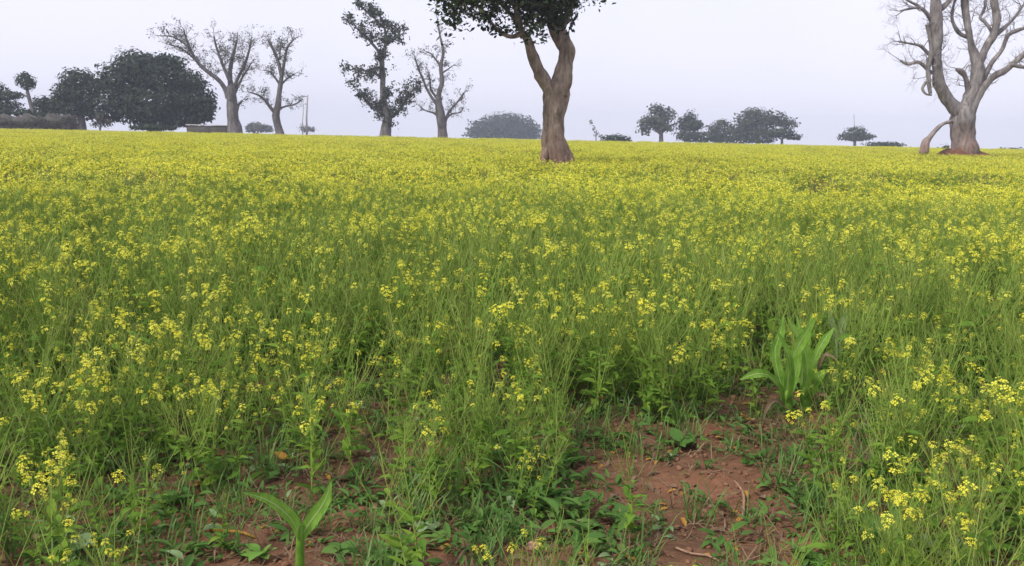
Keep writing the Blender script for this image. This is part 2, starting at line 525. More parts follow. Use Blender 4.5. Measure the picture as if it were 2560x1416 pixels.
def scatter(name, pts, coll, label, cat):
    """ONE object that repeats the shapes of a collection on points (x, y, z, rotz, tilt_x, tilt_y, scale, index)"""
    a = np.array(pts, dtype=np.float32)
    me = bpy.data.meshes.new(name)
    me.vertices.add(len(a)); me.vertices.foreach_set('co', a[:, :3].ravel())
    at = me.attributes.new('turn', 'FLOAT_VECTOR', 'POINT'); at.data.foreach_set('vector', np.ascontiguousarray(a[:, [4, 5, 3]]).ravel())
    at = me.attributes.new('size', 'FLOAT', 'POINT'); at.data.foreach_set('value', np.ascontiguousarray(a[:, 6]))
    at = me.attributes.new('pick', 'INT', 'POINT'); at.data.foreach_set('value', a[:, 7].astype(np.int32))
    o = tag(link(name, me), label, cat, kind='stuff')
    g = bpy.data.node_groups.new(name, 'GeometryNodeTree')
    g.interface.new_socket('Geometry', in_out='INPUT', socket_type='NodeSocketGeometry')
    g.interface.new_socket('Geometry', in_out='OUTPUT', socket_type='NodeSocketGeometry')
    N = g.nodes.new
    gi, go, ip, ci, er = N('NodeGroupInput'), N('NodeGroupOutput'), N('GeometryNodeInstanceOnPoints'), N('GeometryNodeCollectionInfo'), N('FunctionNodeEulerToRotation')
    ci.inputs['Collection'].default_value = coll
    ci.inputs['Separate Children'].default_value = True
    ci.inputs['Reset Children'].default_value = True
    ip.inputs['Pick Instance'].default_value = True
    def attr(nm, ty):
        n = N('GeometryNodeInputNamedAttribute'); n.data_type = ty; n.inputs[0].default_value = nm
        return n.outputs[0]
    L = g.links.new
    L(gi.outputs[0], ip.inputs['Points']); L(ci.outputs[0], ip.inputs['Instance'])
    L(attr('pick', 'INT'), ip.inputs['Instance Index'])
    L(attr('turn', 'FLOAT_VECTOR'), er.inputs[0]); L(er.outputs[0], ip.inputs['Rotation'])
    L(attr('size', 'FLOAT'), ip.inputs['Scale'])
    L(ip.outputs[0], go.inputs[0])
    md = o.modifiers.new('crop', 'NODES'); md.node_group = g
    return o

MAIN_TREE = px(1390, 400, 28.0)
RIGHT_TREE = px(2412, 385, 55.0)
BARE = [(1620, 1210, 210, 130), (1840, 1160, 240, 120), (1780, 1330, 360, 170), (1700, 1500, 420, 170), (1560, 1110, 110, 60),
        (2000, 1130, 150, 90), (775, 1500, 290, 240), (1333, 1470, 110, 120), (900, 1330, 200, 130), (640, 1360, 180, 120), (1180, 1400, 200, 110), (330, 1330, 150, 70),
        (1060, 1150, 90, 50), (740, 1170, 70, 50), (2470, 850, 70, 60), (1900, 1020, 130, 50)]
def density(x, y):
    u, w = proj((x, y, 0))
    d = 1.0
    for i, (cx, cy_, rx, ry) in enumerate(BARE):
        q = math.hypot((u - cx) / rx, (w - cy_) / ry)
        k = sstep(.75, 1.15, q)
        floor = 0.03 if i < 8 else 0.27
        d = min(d, floor + (1 - floor) * k)
    if w > 1180 and u < 2150:
        d *= 1 - .32 * sstep(1180, 1350, w)
    d *= .72 + .5 * noise.noise((x * .9, y * .9, 0)) + .28
    return d
def height(x, y):
    u, w = proj((x, y, 0))
    h = .55 - .06 * sstep(900, 1050, w) - .11 * sstep(1000, 1350, w)
    if u > 2120: h += .09 * sstep(2120, 2300, u) * sstep(1000, 1300, w)
    h *= 1 + .14 * noise.noise((x * .45, y * .45, 7)) + .08 * noise.noise((x * 2, y * 2, 1))
    return h
def clear(x, y):
    return (Vector((x, y)) - MAIN_TREE.xy).length < .62 or ((x - RIGHT_TREE.x) ** 2 / 7.5 + (y - RIGHT_TREE.y) ** 2 / 4.0) < 1
rnd = random.Random(5)
near, mid = [], []
NEAR_FAR = 13.0
area_n = int(.5 * 1.30 * (NEAR_FAR ** 2) * 70)
for _ in range(area_n):
    a = rnd.uniform(-.65, .65); d = NEAR_FAR * math.sqrt(rnd.random())
    x, y = d * math.sin(a) * 1.02, d * math.cos(a)
    if y < 1.95: continue
    if rnd.random() > density(x, y): continue
    us, ws = proj((x, y, 0))
    if 640 < us < 900 and ws > 1340: continue
    h = height(x, y) * rnd.uniform(.62, 1.2)
    fl = .45 * noise.noise((x * .7, y * .7, 21)) + rnd.uniform(-.55, .55)
    uu, ww = proj((x, y, 0))
    fl += .22 * sstep(2080, 2300, uu) * sstep(900, 1100, ww)
    v = rnd.randrange(10) if fl > -.12 + .26 * (1 - sstep(4.5, 12, d)) else rnd.choice((10, 11))
    mid.append((x, y, gz(x, y) - .01, rnd.uniform(0, 6.28), rnd.uniform(-.1, .1), rnd.uniform(-.1, .1), h / .5, v))
def in_view(p):
    u, w = proj((p[0], p[1], p[2] + .5 * p[6]))
    return 5 < u < 2555 and w < 1400
vis = sorted([p for p in mid if in_view(p)], key=lambda p: math.hypot(p[0], p[1]))
solo = vis[:300]
solo_set = set(solo)
rest = [p for p in mid if p not in solo_set]
scatter('mustard_crop', rest, SRC_PLANT, 'dense green mustard crop with small yellow flower heads across the middle of the field', 'mustard crop')
far = []
def band(x, y):
    return noise.noise((x * .055 + 4, y * .22, 2)) + .5 * noise.noise((x * .2, y * .5, 8))
n_far = int(.5 * 1.34 * (EDGE ** 2 - (NEAR_FAR - .6) ** 2) * 3.8)
for _ in range(n_far):
    a = rnd.uniform(-.67, .67); d = math.sqrt(rnd.uniform((NEAR_FAR - .6) ** 2, (EDGE / .8) ** 2))
    x, y = d * math.sin(a), d * math.cos(a)
    if y > EDGE + noise.noise((x * .1, 0, 0)) * 1.5 or clear(x, y): continue
    bd = band(x, y)
    if bd > .46 and rnd.random() < .5: continue
    k = rnd.randrange(5) if bd + rnd.uniform(-.25, .25) + .25 * (1 - sstep(13, 24, d)) < .26 else rnd.choice((4, 5, 5, 6, 7))
    far.append((x, y, gz(x, y) - .01, rnd.uniform(0, 6.28), 0, 0, height(x, y) / .55 * rnd.uniform(.88, 1.12), k))
scatter('mustard_field', far, SRC_PATCH, 'yellow flowering mustard field stretching away to the trees on the skyline', 'mustard field')

NUM = ['no', 'one', 'two', 'three', 'four', 'five', 'six', 'seven', 'eight', 'nine', 'ten', 'eleven', 'twelve', 'thirteen', 'fourteen']
def zone(p):
    u, w = proj((p[0], p[1], p[2]))
    n = len(SPECS[p[7]][2])
    if u < 260: z = 'in the lower left corner'
    elif u < 560: z = 'left of the bottom maize seedling'
    elif u < 760: z = 'around the bottom maize seedling'
    elif u < 1050: z = 'right of the bottom maize seedling'
    elif u < 1460: z = 'left of the bare red soil'
    elif u < 2120: z = 'around the bare red soil'
    elif u < 2330: z = 'right of the bare red soil'
    else: z = 'in the lower right corner'
    back = w < 1180
    z += ', back row' if back else ', front row'
    kind = ('low' if p[6] < .78 else 'tall') + ' mustard plant with ' + (NUM[n] + ' yellow flower head' + ('s' if n > 1 else '') if n else 'green leaves only')
    return kind + ' ' + z, 'mustard plants ' + z
for p in solo:
    lab, grp = zone(p)
    v = p[7]
    e = empty('mustard_plant', p[:3], lab, 'mustard plant', grp)
    e.rotation_euler = (p[4], p[5], p[3]); e.scale = (p[6],) * 3
    link('stem', STEM_ME[v], e)
    for m, i in SPECS[v][1]: link('leaf', LEAF_ME[i], e, m)
    for m, i in SPECS[v][2]: link('flower_head', HEAD_ME[i], e, m)

# ------------------------------------------------------------------ ground weeds, dry litter and clods (nobody could count them)
def weed_clump(seed, n, mat, spread, size, up):
    r = random.Random(seed); b = MB()
    for _ in range(n):
        a = r.uniform(0, 6.28); q = r.uniform(0, spread)
        o = Vector((math.cos(a), math.sin(a), r.uniform(.05, up)))
        b.add(*LEAFS[r.randint(0, 3)], frame(Vector((math.cos(a) * q, math.sin(a) * q, r.uniform(0, .05) * up)), o, size * r.uniform(.6, 1.3), r.uniform(-.6, .6)), 0)
    return b.mesh('weed_shape', [mat])
def blades(seed, n, mat, L, flat):
    r = random.Random(seed); b = MB()
    for _ in range(n):
        a = r.uniform(0, 6.28); p = Vector((r.uniform(-.05, .05), r.uniform(-.05, .05), 0))
        d = Vector((math.cos(a), math.sin(a), r.uniform(*flat))).normalized() * L * r.uniform(.5, 1.2)
        w = d.cross(Vector((0, 0, 1))).normalized() * .0022
        m = p + d * .55 + Vector((0, 0, .01))
        e = p + d + Vector((0, 0, -.12 * L))
        b.face([p - w, p + w, m + w, m - w]); b.face([m - w, m + w, e])
    return b.mesh('blade_shape', [mat])
SRC_WEED = source_collection('weed_shape', [weed_clump(3, 12, WEED, .05, .055, .7), weed_clump(4, 14, WEED, .07, .045, .9), weed_clump(5, 9, GREY_WEED, .03, .05, .8),
                                            blades(6, 16, GRASS, .14, (.6, 2.5)), blades(7, 14, GRASS, .2, (.8, 3))])
SRC_DRY = source_collection('litter_shape', [blades(8, 10, DRY, .12, (.0, .25)), blades(9, 8, DRY, .2, (.02, .3)), blades(10, 6, DRY, .16, (.4, 1.6)), weed_clump(11, 3, DRY, .08, .055, .12), weed_clump(12, 2, DEAD, .06, .045, .12)])
weeds, litter, clods = [], [], []
for _ in range(9000):
    a = rnd.uniform(-.66, .66); d = math.sqrt(rnd.uniform(1.9 ** 2, 7.0 ** 2))
    x, y = d * math.sin(a), d * math.cos(a)
    if y < 1.8: continue
    u, w = proj((x, y, 0)); dn = density(x, y)
    thick = math.exp(-((u - 1400) / 170) ** 2 - ((w - 1290) / 130) ** 2)
    soilc = math.exp(-((u - 1640) / 150) ** 2 - ((w - 1200) / 60) ** 2) + math.exp(-((u - 1720) / 170) ** 2 - ((w - 1370) / 55) ** 2) + math.exp(-((u - 1870) / 70) ** 2 - ((w - 1250) / 110) ** 2)
    pr = (.40 + .5 * noise.noise((x * 2.3, y * 2.3, 4)) + .9 * thick + .25 * dn) * (1 - min(.8, soilc))
    if abs(u - 1333) < 60 and 1350 < w < 1520 or abs(u - 750) < 120 and w > 1380: pr *= .08
    if rnd.random() < pr:
        k = rnd.choice((0, 1)) if rnd.random() < .55 + .4 * thick else rnd.choice((2, 3, 3, 4, 4))
        weeds.append((x, y, gz(x, y) - .004, rnd.uniform(0, 6.28), 0, 0, rnd.uniform(.5, 1.25) * (1 + .5 * thick), k))
    if rnd.random() < .42:
        litter.append((x + .03, y, gz(x, y) + .004, rnd.uniform(0, 6.28), 0, 0, rnd.uniform(.5, 1.2), rnd.choice((0, 1, 2, 3, 3, 4)) if rnd.random() < .8 else 3))
scatter('low_weeds', weeds, SRC_WEED, 'low green weeds and grass sprouting from the soil between the mustard stems', 'weeds')
scatter('dry_litter', litter, SRC_DRY, 'dry straw and dead stalks littering the red soil', 'straw')
def clod(seed, mat):
    r = random.Random(seed); b = MB()
    lat = 5; lon = 8
    for i in range(lat + 1):
        th = math.pi * i / lat
        for k in range(lon):
            ph = 2 * math.pi * k / lon
            d = Vector((math.sin(th) * math.cos(ph), math.sin(th) * math.sin(ph), math.cos(th) * .7))
            q = 1 + .45 * noise.noise(d * 1.6 + Vector((seed, 0, 0)))
            b.v.append(tuple(d * q))
    for i in range(lat):
        for k in range(lon):
            b.f.append((i * lon + k, (i + 1) * lon + k, (i + 1) * lon + (k + 1) % lon, i * lon + (k + 1) % lon)); b.m.append(0)
    return b.mesh('clod_shape', [mat], smooth=True)
CRUMB = leaf_mat('soil_crumb', [(0.11, 0.06, 0.036), (0.17, 0.085, 0.05), (0.26, 0.14, 0.085)], 0, .95)
SRC_CLOD = source_collection('clod_shape', [clod(1, CRUMB), clod(2, CRUMB), clod(3, CRUMB)])
for _ in range(9000):
    a = rnd.uniform(-.62, .62); d = math.sqrt(rnd.uniform(1.9 ** 2, 6.0 ** 2))
    x, y = d * math.sin(a), d * math.cos(a)
    s = .003 + .012 * rnd.random() ** 4 + (.012 if rnd.random() < .02 else 0)
    clods.append((x, y, gz(x, y) + s * .2, rnd.uniform(0, 6.28), rnd.uniform(-.4, .4), rnd.uniform(-.4, .4), s, rnd.randrange(3)))
scatter('soil_clods', clods, SRC_CLOD, 'crumbled clods of red brown soil on the bare ground', 'soil clods')

# ------------------------------------------------------------------ maize, broad weeds, grass tufts, bits on the ground
def strap(pts, wid, fold=.35, up=Vector((0, 0, 1)), face=None, rib=None):
    """a folded strap leaf along pts with half-widths wid"""
    b = MB()
    P, W = catmull([Vector(p) for p in pts], wid, (Vector(pts[-1]) - Vector(pts[0])).length / 9)
    L = len(P)
    for i, p in enumerate(P):
        t = (P[min(i + 1, L - 1)] - P[max(i - 1, 0)]).normalized()
        s = t.cross(face if face is not None else up)
        s = s.normalized() if s.length > 1e-4 else Vector((1, 0, 0))
        nn = s.cross(t)
        wv = 1 + .12 * math.sin(i * 1.9)
        b.v += [tuple(p - s * W[i] * wv + nn * W[i] * fold), tuple(p), tuple(p + s * W[i] * (2 - wv) + nn * W[i] * fold)]
    for i in range(L - 1):
        k = i * 3
        b.f += [(k, k + 1, k + 4, k + 3), (k + 1, k + 2, k + 5, k + 4)]; b.m += [0, 0]
    if rib:
        o = len(b.v)
        for i in range(L):
            l, c, r_ = (Vector(b.v[i * 3 + j]) for j in range(3))
            for q in (l, r_): b.v.append(tuple(c.lerp(q, .09) + (rib * .0012)))
        for i in range(L - 1):
            k = o + i * 2
            b.f.append((k, k + 1, k + 3, k + 2)); b.m.append(1)
    return b
def local(b, base):
    o = Vector(base)
    b.v = [(v[0] - o.x, v[1] - o.y, v[2] - o.z) for v in b.v]
    return b
def maize(base_px, label, stalk, leaves, mat=MAIZE, dry=(), group=None):
    base = hit(*base_px); Y = base.y; base.z = gz(base.x, base.y)
    e = empty('maize_plant', base, label, 'maize plant', group)
    P = [base] + [px(x, y, Y + dz) for x, y, _, dz in stalk[1:]]
    R = [s[2] / 2 * Y / FPX for s in stalk]
    b = MB(); pp, rr = catmull(P, R, .03); b.tube(pp, rr, 8)
    link('stalk', local(b, base).mesh('maize_stalk', [mat], True), e)
    view = (CAM - base).normalized()
    for lf, m in [(l, mat) for l in leaves] + [(l, DRY) for l in dry]:
        pts = [px(x, y, Y + dz) for x, y, _, dz in lf]
        wd = [max(.001, q[2] / 2 * Y / FPX) for q in lf]
        me = local(strap(pts, wd, .4, face=(view + Vector((.35, 0, .4))), rib=view), base).mesh('maize_leaf', [m, DRY if m is DRY else RIB], True)
        link('dry_leaf' if m is DRY else 'leaf', me, e)
    return e
maize((750, 1450), 'young maize seedling with two wide leaves spreading in a V at the bottom edge',
      [(750, 1450, 27, 0), (750, 1400, 25, 0), (750, 1350, 22, 0), (752, 1312, 12, 0)],
      [[(750, 1345, 20, 0), (735, 1310, 34, -.02), (705, 1275, 34, -.05), (660, 1247, 26, -.08), (608, 1232, 4, -.12)],
       [(752, 1350, 20, 0), (768, 1315, 34, .01), (795, 1280, 36, .02), (815, 1245, 28, .04), (828, 1205, 3, .06)]])
maize((1975, 1050), 'left plant of the bright maize clump beside the bare soil',
      [(1975, 1050, 18, 0), (1970, 1010, 26, 0), (1966, 975, 18, 0)],
      [[(1966, 1010, 22, 0), (1972, 930, 26, -.02), (1988, 880, 26, -.03), (2010, 840, 25, -.05), (2040, 795, 4, -.08)],
       [(1964, 1000, 22, 0), (1942, 920, 26, .03), (1938, 870, 24, .05), (1952, 830, 19, .07), (1958, 790, 3, .08)],
       [(1968, 1000, 18, 0), (1990, 930, 18, .06), (2000, 850, 18, .1), (1992, 790, 3, .12)],
       [(1968, 1005, 15, 0), (1978, 940, 19, -.12), (1968, 880, 18, -.16), (1940, 825, 2, -.18)],
       [(1966, 1000, 18, 0), (1930, 945, 18, -.06), (1890, 935, 24, -.12), (1850, 950, 3, -.16)]],
      dry=[[(1965, 1020, 8, 0), (1940, 1000, 10, -.05), (1918, 1020, 10, -.08), (1905, 1065, 3, -.1)]], group='maize clump')
maize((2018, 1040), 'right plant of the bright maize clump beside the bare soil',
      [(2018, 1040, 18, 0), (2012, 1000, 26, 0), (2010, 965, 18, 0)],
      [[(2010, 1000, 22, 0), (2018, 930, 30, -.02), (2012, 880, 30, -.03), (1992, 835, 24, -.04), (1968, 795, 4, -.05)],
       [(2012, 1000, 22, 0), (2028, 950, 21, .03), (2036, 900, 18, .06), (2060, 850, 24, .08), (2085, 820, 3, .1)],
       [(2010, 1005, 15, 0), (2005, 930, 18, .1), (2018, 850, 16, .14), (2030, 780, 2, .16)],
       [(2014, 1010, 18, 0), (2030, 975, 18, -.05), (2048, 940, 26, -.1), (2075, 925, 3, -.14)]],
      dry=[[(2020, 1010, 8, 0), (2050, 985, 9, -.05), (2078, 1005, 9, -.08), (2092, 1050, 3, -.1)],
           [(2015, 1000, 7, 0), (2040, 930, 9, .05), (2065, 885, 9, .02), (2095, 905, 3, 0)]], group='maize clump')
maize((2090, 960), 'small pale maize shoot just behind the bright maize clump',
      [(2090, 960, 14, 0), (2091, 900, 13, 0), (2092, 850, 8, 0)],
      [[(2092, 870, 10, 0), (2085, 830, 20, 0), (2076, 800, 16, 0), (2070, 772, 3, .02)],
       [(2092, 870, 10, 0), (2102, 830, 20, .02), (2110, 800, 16, .04), (2118, 775, 3, .06)],
       [(2092, 880, 10, 0), (2130, 850, 16, 0), (2160, 855, 3, 0)]], mat=GREY_WEED)

def ovate(segs, wide, droop, wav):
    v, f = [], []
    for i in range(segs + 1):
        t = i / segs
        w = wide * math.sin(math.pi * t ** .8) ** .75 + .01
        if i == segs: w = .01
        v += [(-w, t, -droop * t * t + .12 * w + wav * math.sin(t * 9)), (0, t, -droop * t * t - .03), (w, t, -droop * t * t + .12 * w - wav * math.sin(t * 8))]
    for i in range(segs):
        b = i * 3
        f += [(b, b + 1, b + 4, b + 3), (b + 1, b + 2, b + 5, b + 4)]
    return v, f
def weed_meshes(mat, tagname):
    out = []
    for sg, wd, dr, wv in ((6, .33, .25, .02), (6, .28, .5, .03), (6, .38, .1, .02)):
        v, f = ovate(sg, wd, dr, wv)
        me = bpy.data.meshes.new(tagname); me.from_pydata(v, [], f); me.materials.append(mat)
        me.polygons.foreach_set('use_smooth', [True] * len(f)); out.append(me)
    return out
W_DARK, W_BRIGHT, W_PALE = weed_meshes(WEED, 'weed_blade'), weed_meshes(WEEDB, 'weed_blade'), weed_meshes(GREY_WEED, 'weed_blade')
def broad_weed(x, y, size, n, meshes, label, up=.5, seed=1):
    r = random.Random(seed)
    g = hit(x, y); g.z = gz(g.x, g.y)
    e = empty('broadleaf_weed', g, label, 'weed', 'broad leaved weeds on the soil')
    b = MB(); b.tube([(0, 0, 0), (.002, 0, .02), (0, .002, .05 * up + .012)], [.004, .003, .002], 5)
    link('stem', b.mesh('weed_stem', [WEED]), e)
    for i in range(n):
        a = i * 2.4 + r.uniform(-.4, .4)
        d = Vector((math.cos(a), math.sin(a), r.uniform(.4, 1.3) * up))
        link('leaf', meshes[r.randrange(3)], e, frame(Vector((0, 0, .01 + r.random() * .04 * up)), d, size * r.uniform(.75, 1.15), r.uniform(-.4, .4)))
broad_weed(652, 1400, .062, 6, W_BRIGHT, 'small round leaved weed just left of the bottom maize seedling', .7, 2)
broad_weed(985, 1405, .085, 6, W_DARK, 'flat green weed at the bottom edge right of the maize seedling', .35, 3)
broad_weed(1060, 1335, .07, 5, W_PALE, 'pale weed between the maize seedling and the pink pebble', .5, 4)
broad_weed(2195, 1420, .11, 6, W_DARK, 'big grey green upright weed leaves at the lower right', 1.8, 5)
broad_weed(2310, 1395, .075, 6, W_PALE, 'grey green weed right of the big upright weed leaves', .6, 6)
broad_weed(2040, 1412, .085, 5, W_BRIGHT, 'bright green flat weed at the bottom edge below the splayed grass', .3, 7)
broad_weed(420, 1275, .085, 8, W_DARK, 'dark green bushy weed at the lower left', .7, 8)
broad_weed(300, 1260, .07, 7, W_DARK, 'dark green weed left of the bushy weed at the lower left', .6, 9)
broad_weed(1450, 1345, .07, 9, W_DARK, 'dark weed at the left rim of the bare soil above the pink pebble', .7, 10)
broad_weed(1560, 1300, .065, 8, W_DARK, 'dark weed inside the bare soil patch right of its left rim', .6, 11)
broad_weed(850, 1385, .06, 5, W_DARK, 'little weed on the soil right of the maize seedling stalk', .5, 12)
broad_weed(190, 1410, .07, 6, W_PALE, 'pale weed at the bottom left corner', .6, 13)
broad_weed(1180, 1330, .055, 6, W_DARK, 'small dark weed among thin stems left of the pink pebble', .6, 14)
broad_weed(1700, 1120, .075, 6, W_DARK, 'dark weed at the back rim of the bare soil', .8, 15)

def blade_mesh(seed):
    r = random.Random(seed)
    k = r.uniform(.3, .8)
    return strap([(0, 0, 0), (0, .18, .42), (0, .42 + .2 * k, .72), (0, .78 + .3 * k, .72 - .5 * k)], [.012, .022, .018, .002], .5).mesh('grass_blade', [GRASS])
BLADES = [blade_mesh(i) for i in range(5)]
def tuft(x, y, L, n, label, flat=1.0, seed=1):
    r = random.Random(seed)
    g = hit(x, y); g.z = gz(g.x, g.y)
    e = empty('grass_tuft', g, label, 'grass tuft', 'grass tufts among the mustard')
    for i in range(n):
        a = i * 2.4 + r.uniform(-.5, .5); s = L * r.uniform(.6, 1.15)
        m = Matrix.Translation((r.uniform(-.015, .015), r.uniform(-.015, .015), 0)) @ Matrix.Rotation(a, 4, 'Z') @ Matrix.Rotation(-r.uniform(-.5, .25) * flat, 4, 'X') @ Matrix.Diagonal((s * 1.1, s, s, 1))
        link('blade', BLADES[r.randrange(5)], e, m)
tuft(2085, 1375, .17, 15, 'splayed pale grass tuft at the right of the bare soil near the bottom', 1.5, 1)
tuft(2190, 1240, .25, 14, 'tall grass tuft between the bare soil and the lower right flowers', .5, 2)
tuft(2250, 1140, .26, 14, 'tall grass tuft behind the reddish clod at the right', .5, 3)
tuft(2470, 1390, .20, 14, 'grass tuft in the lower right corner', 1.0, 4)
tuft(110, 1150, .30, 14, 'upright grass tuft at the left edge of the picture', .4, 5)
tuft(300, 1130, .28, 12, 'upright grass tuft near the left edge above the dark weeds', .4, 6)
tuft(1330, 1180, .24, 12, 'grass tuft behind the dark weeds at the left rim of the bare soil', .6, 7)
tuft(30, 1400, .18, 12, 'grass tuft in the lower left corner', 1.0, 8)
tuft(1130, 1260, .22, 10, 'grass tuft left of the bare soil among thin stems', .6, 9)

STONE = plain_mat('pink_stone', [(0.36, 0.17, 0.12), (0.50, 0.27, 0.20)], 40, .8, .2, .004)
CLOD = plain_mat('red_clod', [(0.16, 0.055, 0.03), (0.26, 0.10, 0.055)], 40, .95, .5, .006)
def lump(name, x, y, wpx, mat, seed, label, cat):
    g = hit(x, y); s = wpx / 2 * g.y / FPX
    m = clod(seed, mat)
    o = link(name, m); o.scale = (s, s, s * .95); o.location = (g.x, g.y, gz(g.x, g.y) + s * .45)
    tag(o, label, cat)
lump('pebble', 1333, 1374, 38, STONE, 11, 'round pink pebble on the soil at the bottom centre', 'pebble')
lump('earth_clod', 2308, 1305, 58, CLOD, 12, 'large reddish earth clod among the plants at the lower right', 'clod')
lump('earth_clod', 1395, 1225, 30, CLOD, 14, 'small red earth clod below the left rim of the bare soil', 'clod')
def twig(name, pts, wpx, mat, label, cat='twig', lift=.006, forks=()):
    b = MB(); P = []
    for x, y, dz in pts:
        g = hit(x, y); P.append(Vector((g.x, g.y, gz(g.x, g.y) + lift + dz)))
    Y = P[0].y
    pp, rr = catmull(P, [w / 2 * Y / FPX for w in wpx], .02)
    b.tube(pp, rr, 6, gnarl=.2, freq=40)
    for i, (x, y, dz) in forks:
        g = hit(x, y); b.tube([P[i], Vector((g.x, g.y, gz(g.x, g.y) + lift + dz))], [rr[0] * .6, rr[0] * .25], 5)
    o = link(name, b.mesh(name, [mat], True, P[0])); o.location = P[0]
    tag(o, label, cat)
TWIG = bark_mat('dry_twig', [(0.20, 0.12, 0.08), (0.32, 0.21, 0.14)], 30, .3, dist=.003)
twig('dry_twig', [(1857, 1290, 0), (1860, 1255, .01), (1856, 1232, .02), (1835, 1215, .02)], [9, 9, 8, 4], TWIG, 'pale hooked twig standing in the middle of the bare soil', forks=[(2, (1822, 1238, .01))])
twig('dry_twig', [(1690, 1365, 0), (1730, 1383, .004), (1770, 1393, .004), (1806, 1408, 0)], [7, 7, 6, 4], TWIG, 'long pale twig lying on the red soil at the bottom')
twig('dry_twig', [(1140, 1412, 0), (1152, 1395, .004), (1165, 1380, .006)], [9, 10, 4], TWIG, 'short pale twig at the bottom edge left of the pink pebble')
twig('dry_twig', [(520, 1325, 0), (560, 1335, .006), (605, 1345, .006), (640, 1352, 0)], [7, 9, 8, 4], DEAD, 'orange dry stalk lying left of the maize seedling')
def dead_leaf(x, y, s, label, seed):
    g = hit(x, y); r = random.Random(seed)
    v, f = ovate(7, .36, -.2, .05)
    me = bpy.data.meshes.new('dead_leaf'); me.from_pydata(v, [], f); me.materials.append(DEAD)
    o = link('dead_leaf', me); o.matrix_basis = frame(Vector((g.x, g.y, gz(g.x, g.y) + .02)), Vector((r.uniform(-1, 1), r.uniform(-1, .2), .12)), s, r.uniform(-.3, .3))
    tag(o, label, 'dead leaf')
dead_leaf(735, 1165, .10, 'orange dead leaf on the soil behind the maize seedling', 1)
dead_leaf(480, 1225, .075, 'yellow brown dead leaf beside the dark weeds at the lower left', 2)
dead_leaf(1880, 1062, .085, 'yellowing leaf on the soil left of the maize clump', 3)

# ------------------------------------------------------------------ trees
GREYBARK = bark_mat('grey_bark', [(0.070, 0.066, 0.068), (0.14, 0.13, 0.128), (0.22, 0.205, 0.20)], 1.6)
MAINBARK = bark_mat('brown_bark', [(0.085, 0.070, 0.060), (0.225, 0.175, 0.135), (0.37, 0.305, 0.245)], 3.0, .9, stain=((0.19, 0.115, 0.085), .4, 1.5), dist=.08)
RIGHTBARK = bark_mat('pale_bark', [(0.10, 0.09, 0.087), (0.22, 0.20, 0.192), (0.35, 0.325, 0.31)], 1.6, .9, stain=((0.19, 0.115, 0.085), .6, 2.6), dist=.1)
F_DARK = leaf_mat('dark_foliage', [(0.012, 0.021, 0.014), (0.026, 0.042, 0.022), (0.050, 0.072, 0.034)], .18, .6, 'island')
F_MAIN = leaf_mat('main_foliage', [(0.018, 0.028, 0.014), (0.032, 0.048, 0.020), (0.050, 0.068, 0.028)], .2, .5, 'island')
F_GREY = leaf_mat('grey_foliage', [(0.040, 0.048, 0.034), (0.060, 0.070, 0.045), (0.085, 0.095, 0.060)], .15, .7, 'island')

def limb_points(tr, path, d0, d1):
    P, R = [], []
    n = len(path)
    for i, q in enumerate(path):
        dz = q[3] if len(q) > 3 else d0 + (d1 - d0) * i / (n - 1)
        P.append(px(q[0], q[1], tr['D'] + dz)); R.append(max(.004, tr.get('w', 1) * q[2] / 2 * tr['D'] / FPX))
    return P, R
def grow(b, r, p, d, L, rad, level, tips, wander=.35, up=.12, sides=3):
    """one twig and its side twigs; collects the tips"""
    n = 4
    P, R = [p.copy()], [rad]
    dd = d.normalized()
    for i in range(n):
        dd = (dd + Vector((r.gauss(0, wander), r.gauss(0, wander), r.gauss(0, wander) + up)) * .55).normalized()
        p = p + dd * (L / n)
        P.append(p.copy()); R.append(rad * (1 - .8 * (i + 1) / n))
    b.tube(P, R, sides, cap=False)
    tips.append((P[-1], dd)); tips.append((P[2], dd))
    if level > 0:
        for _ in range(r.randint(2, 4)):
            i = r.randint(1, n); a = r.uniform(0, 6.28)
            o = dd.orthogonal().normalized(); o = Matrix.Rotation(a, 3, dd) @ o
            grow(b, r, P[i], dd * r.uniform(.4, .9) + o * r.uniform(.5, 1), L * r.uniform(.45, .75), max(.004, R[i] * .55 + rad * .22), level - 1, tips, wander, up, sides)
def leaf_cloud(name, parent, P, N, sizes, mat, base, aspect=.55, seed=0):
    rg = np.random.default_rng(seed)
    P = np.asarray(P, dtype=np.float64); n = len(P)
    N = np.asarray(N) + rg.normal(0, .55, (n, 3)); N /= np.linalg.norm(N, axis=1)[:, None] + 1e-9
    T = rg.normal(0, 1, (n, 3)); U = np.cross(N, T); U /= np.linalg.norm(U, axis=1)[:, None] + 1e-9
    W = np.cross(N, U); s = np.asarray(sizes)[:, None]
    P = P - np.asarray(base)
    V = np.stack([P - U * s, P + W * s * aspect + U * s * .1 + N * s * .12, P + U * s, P - W * s * aspect + U * s * .1 + N * s * .12], axis=1).reshape(-1, 3)
    me = bpy.data.meshes.new(name)
    me.vertices.add(n * 4); me.vertices.foreach_set('co', V.astype(np.float32).ravel())
    me.loops.add(n * 4); me.loops.foreach_set('vertex_index', np.arange(n * 4, dtype=np.int32))
    me.polygons.add(n); me.polygons.foreach_set('loop_start', np.arange(0, n * 4, 4, dtype=np.int32))
    me.update(calc_edges=True); me.validate(); me.materials.append(mat)
    o = link(name, me, parent); o['kind'] = 'stuff'
    return o
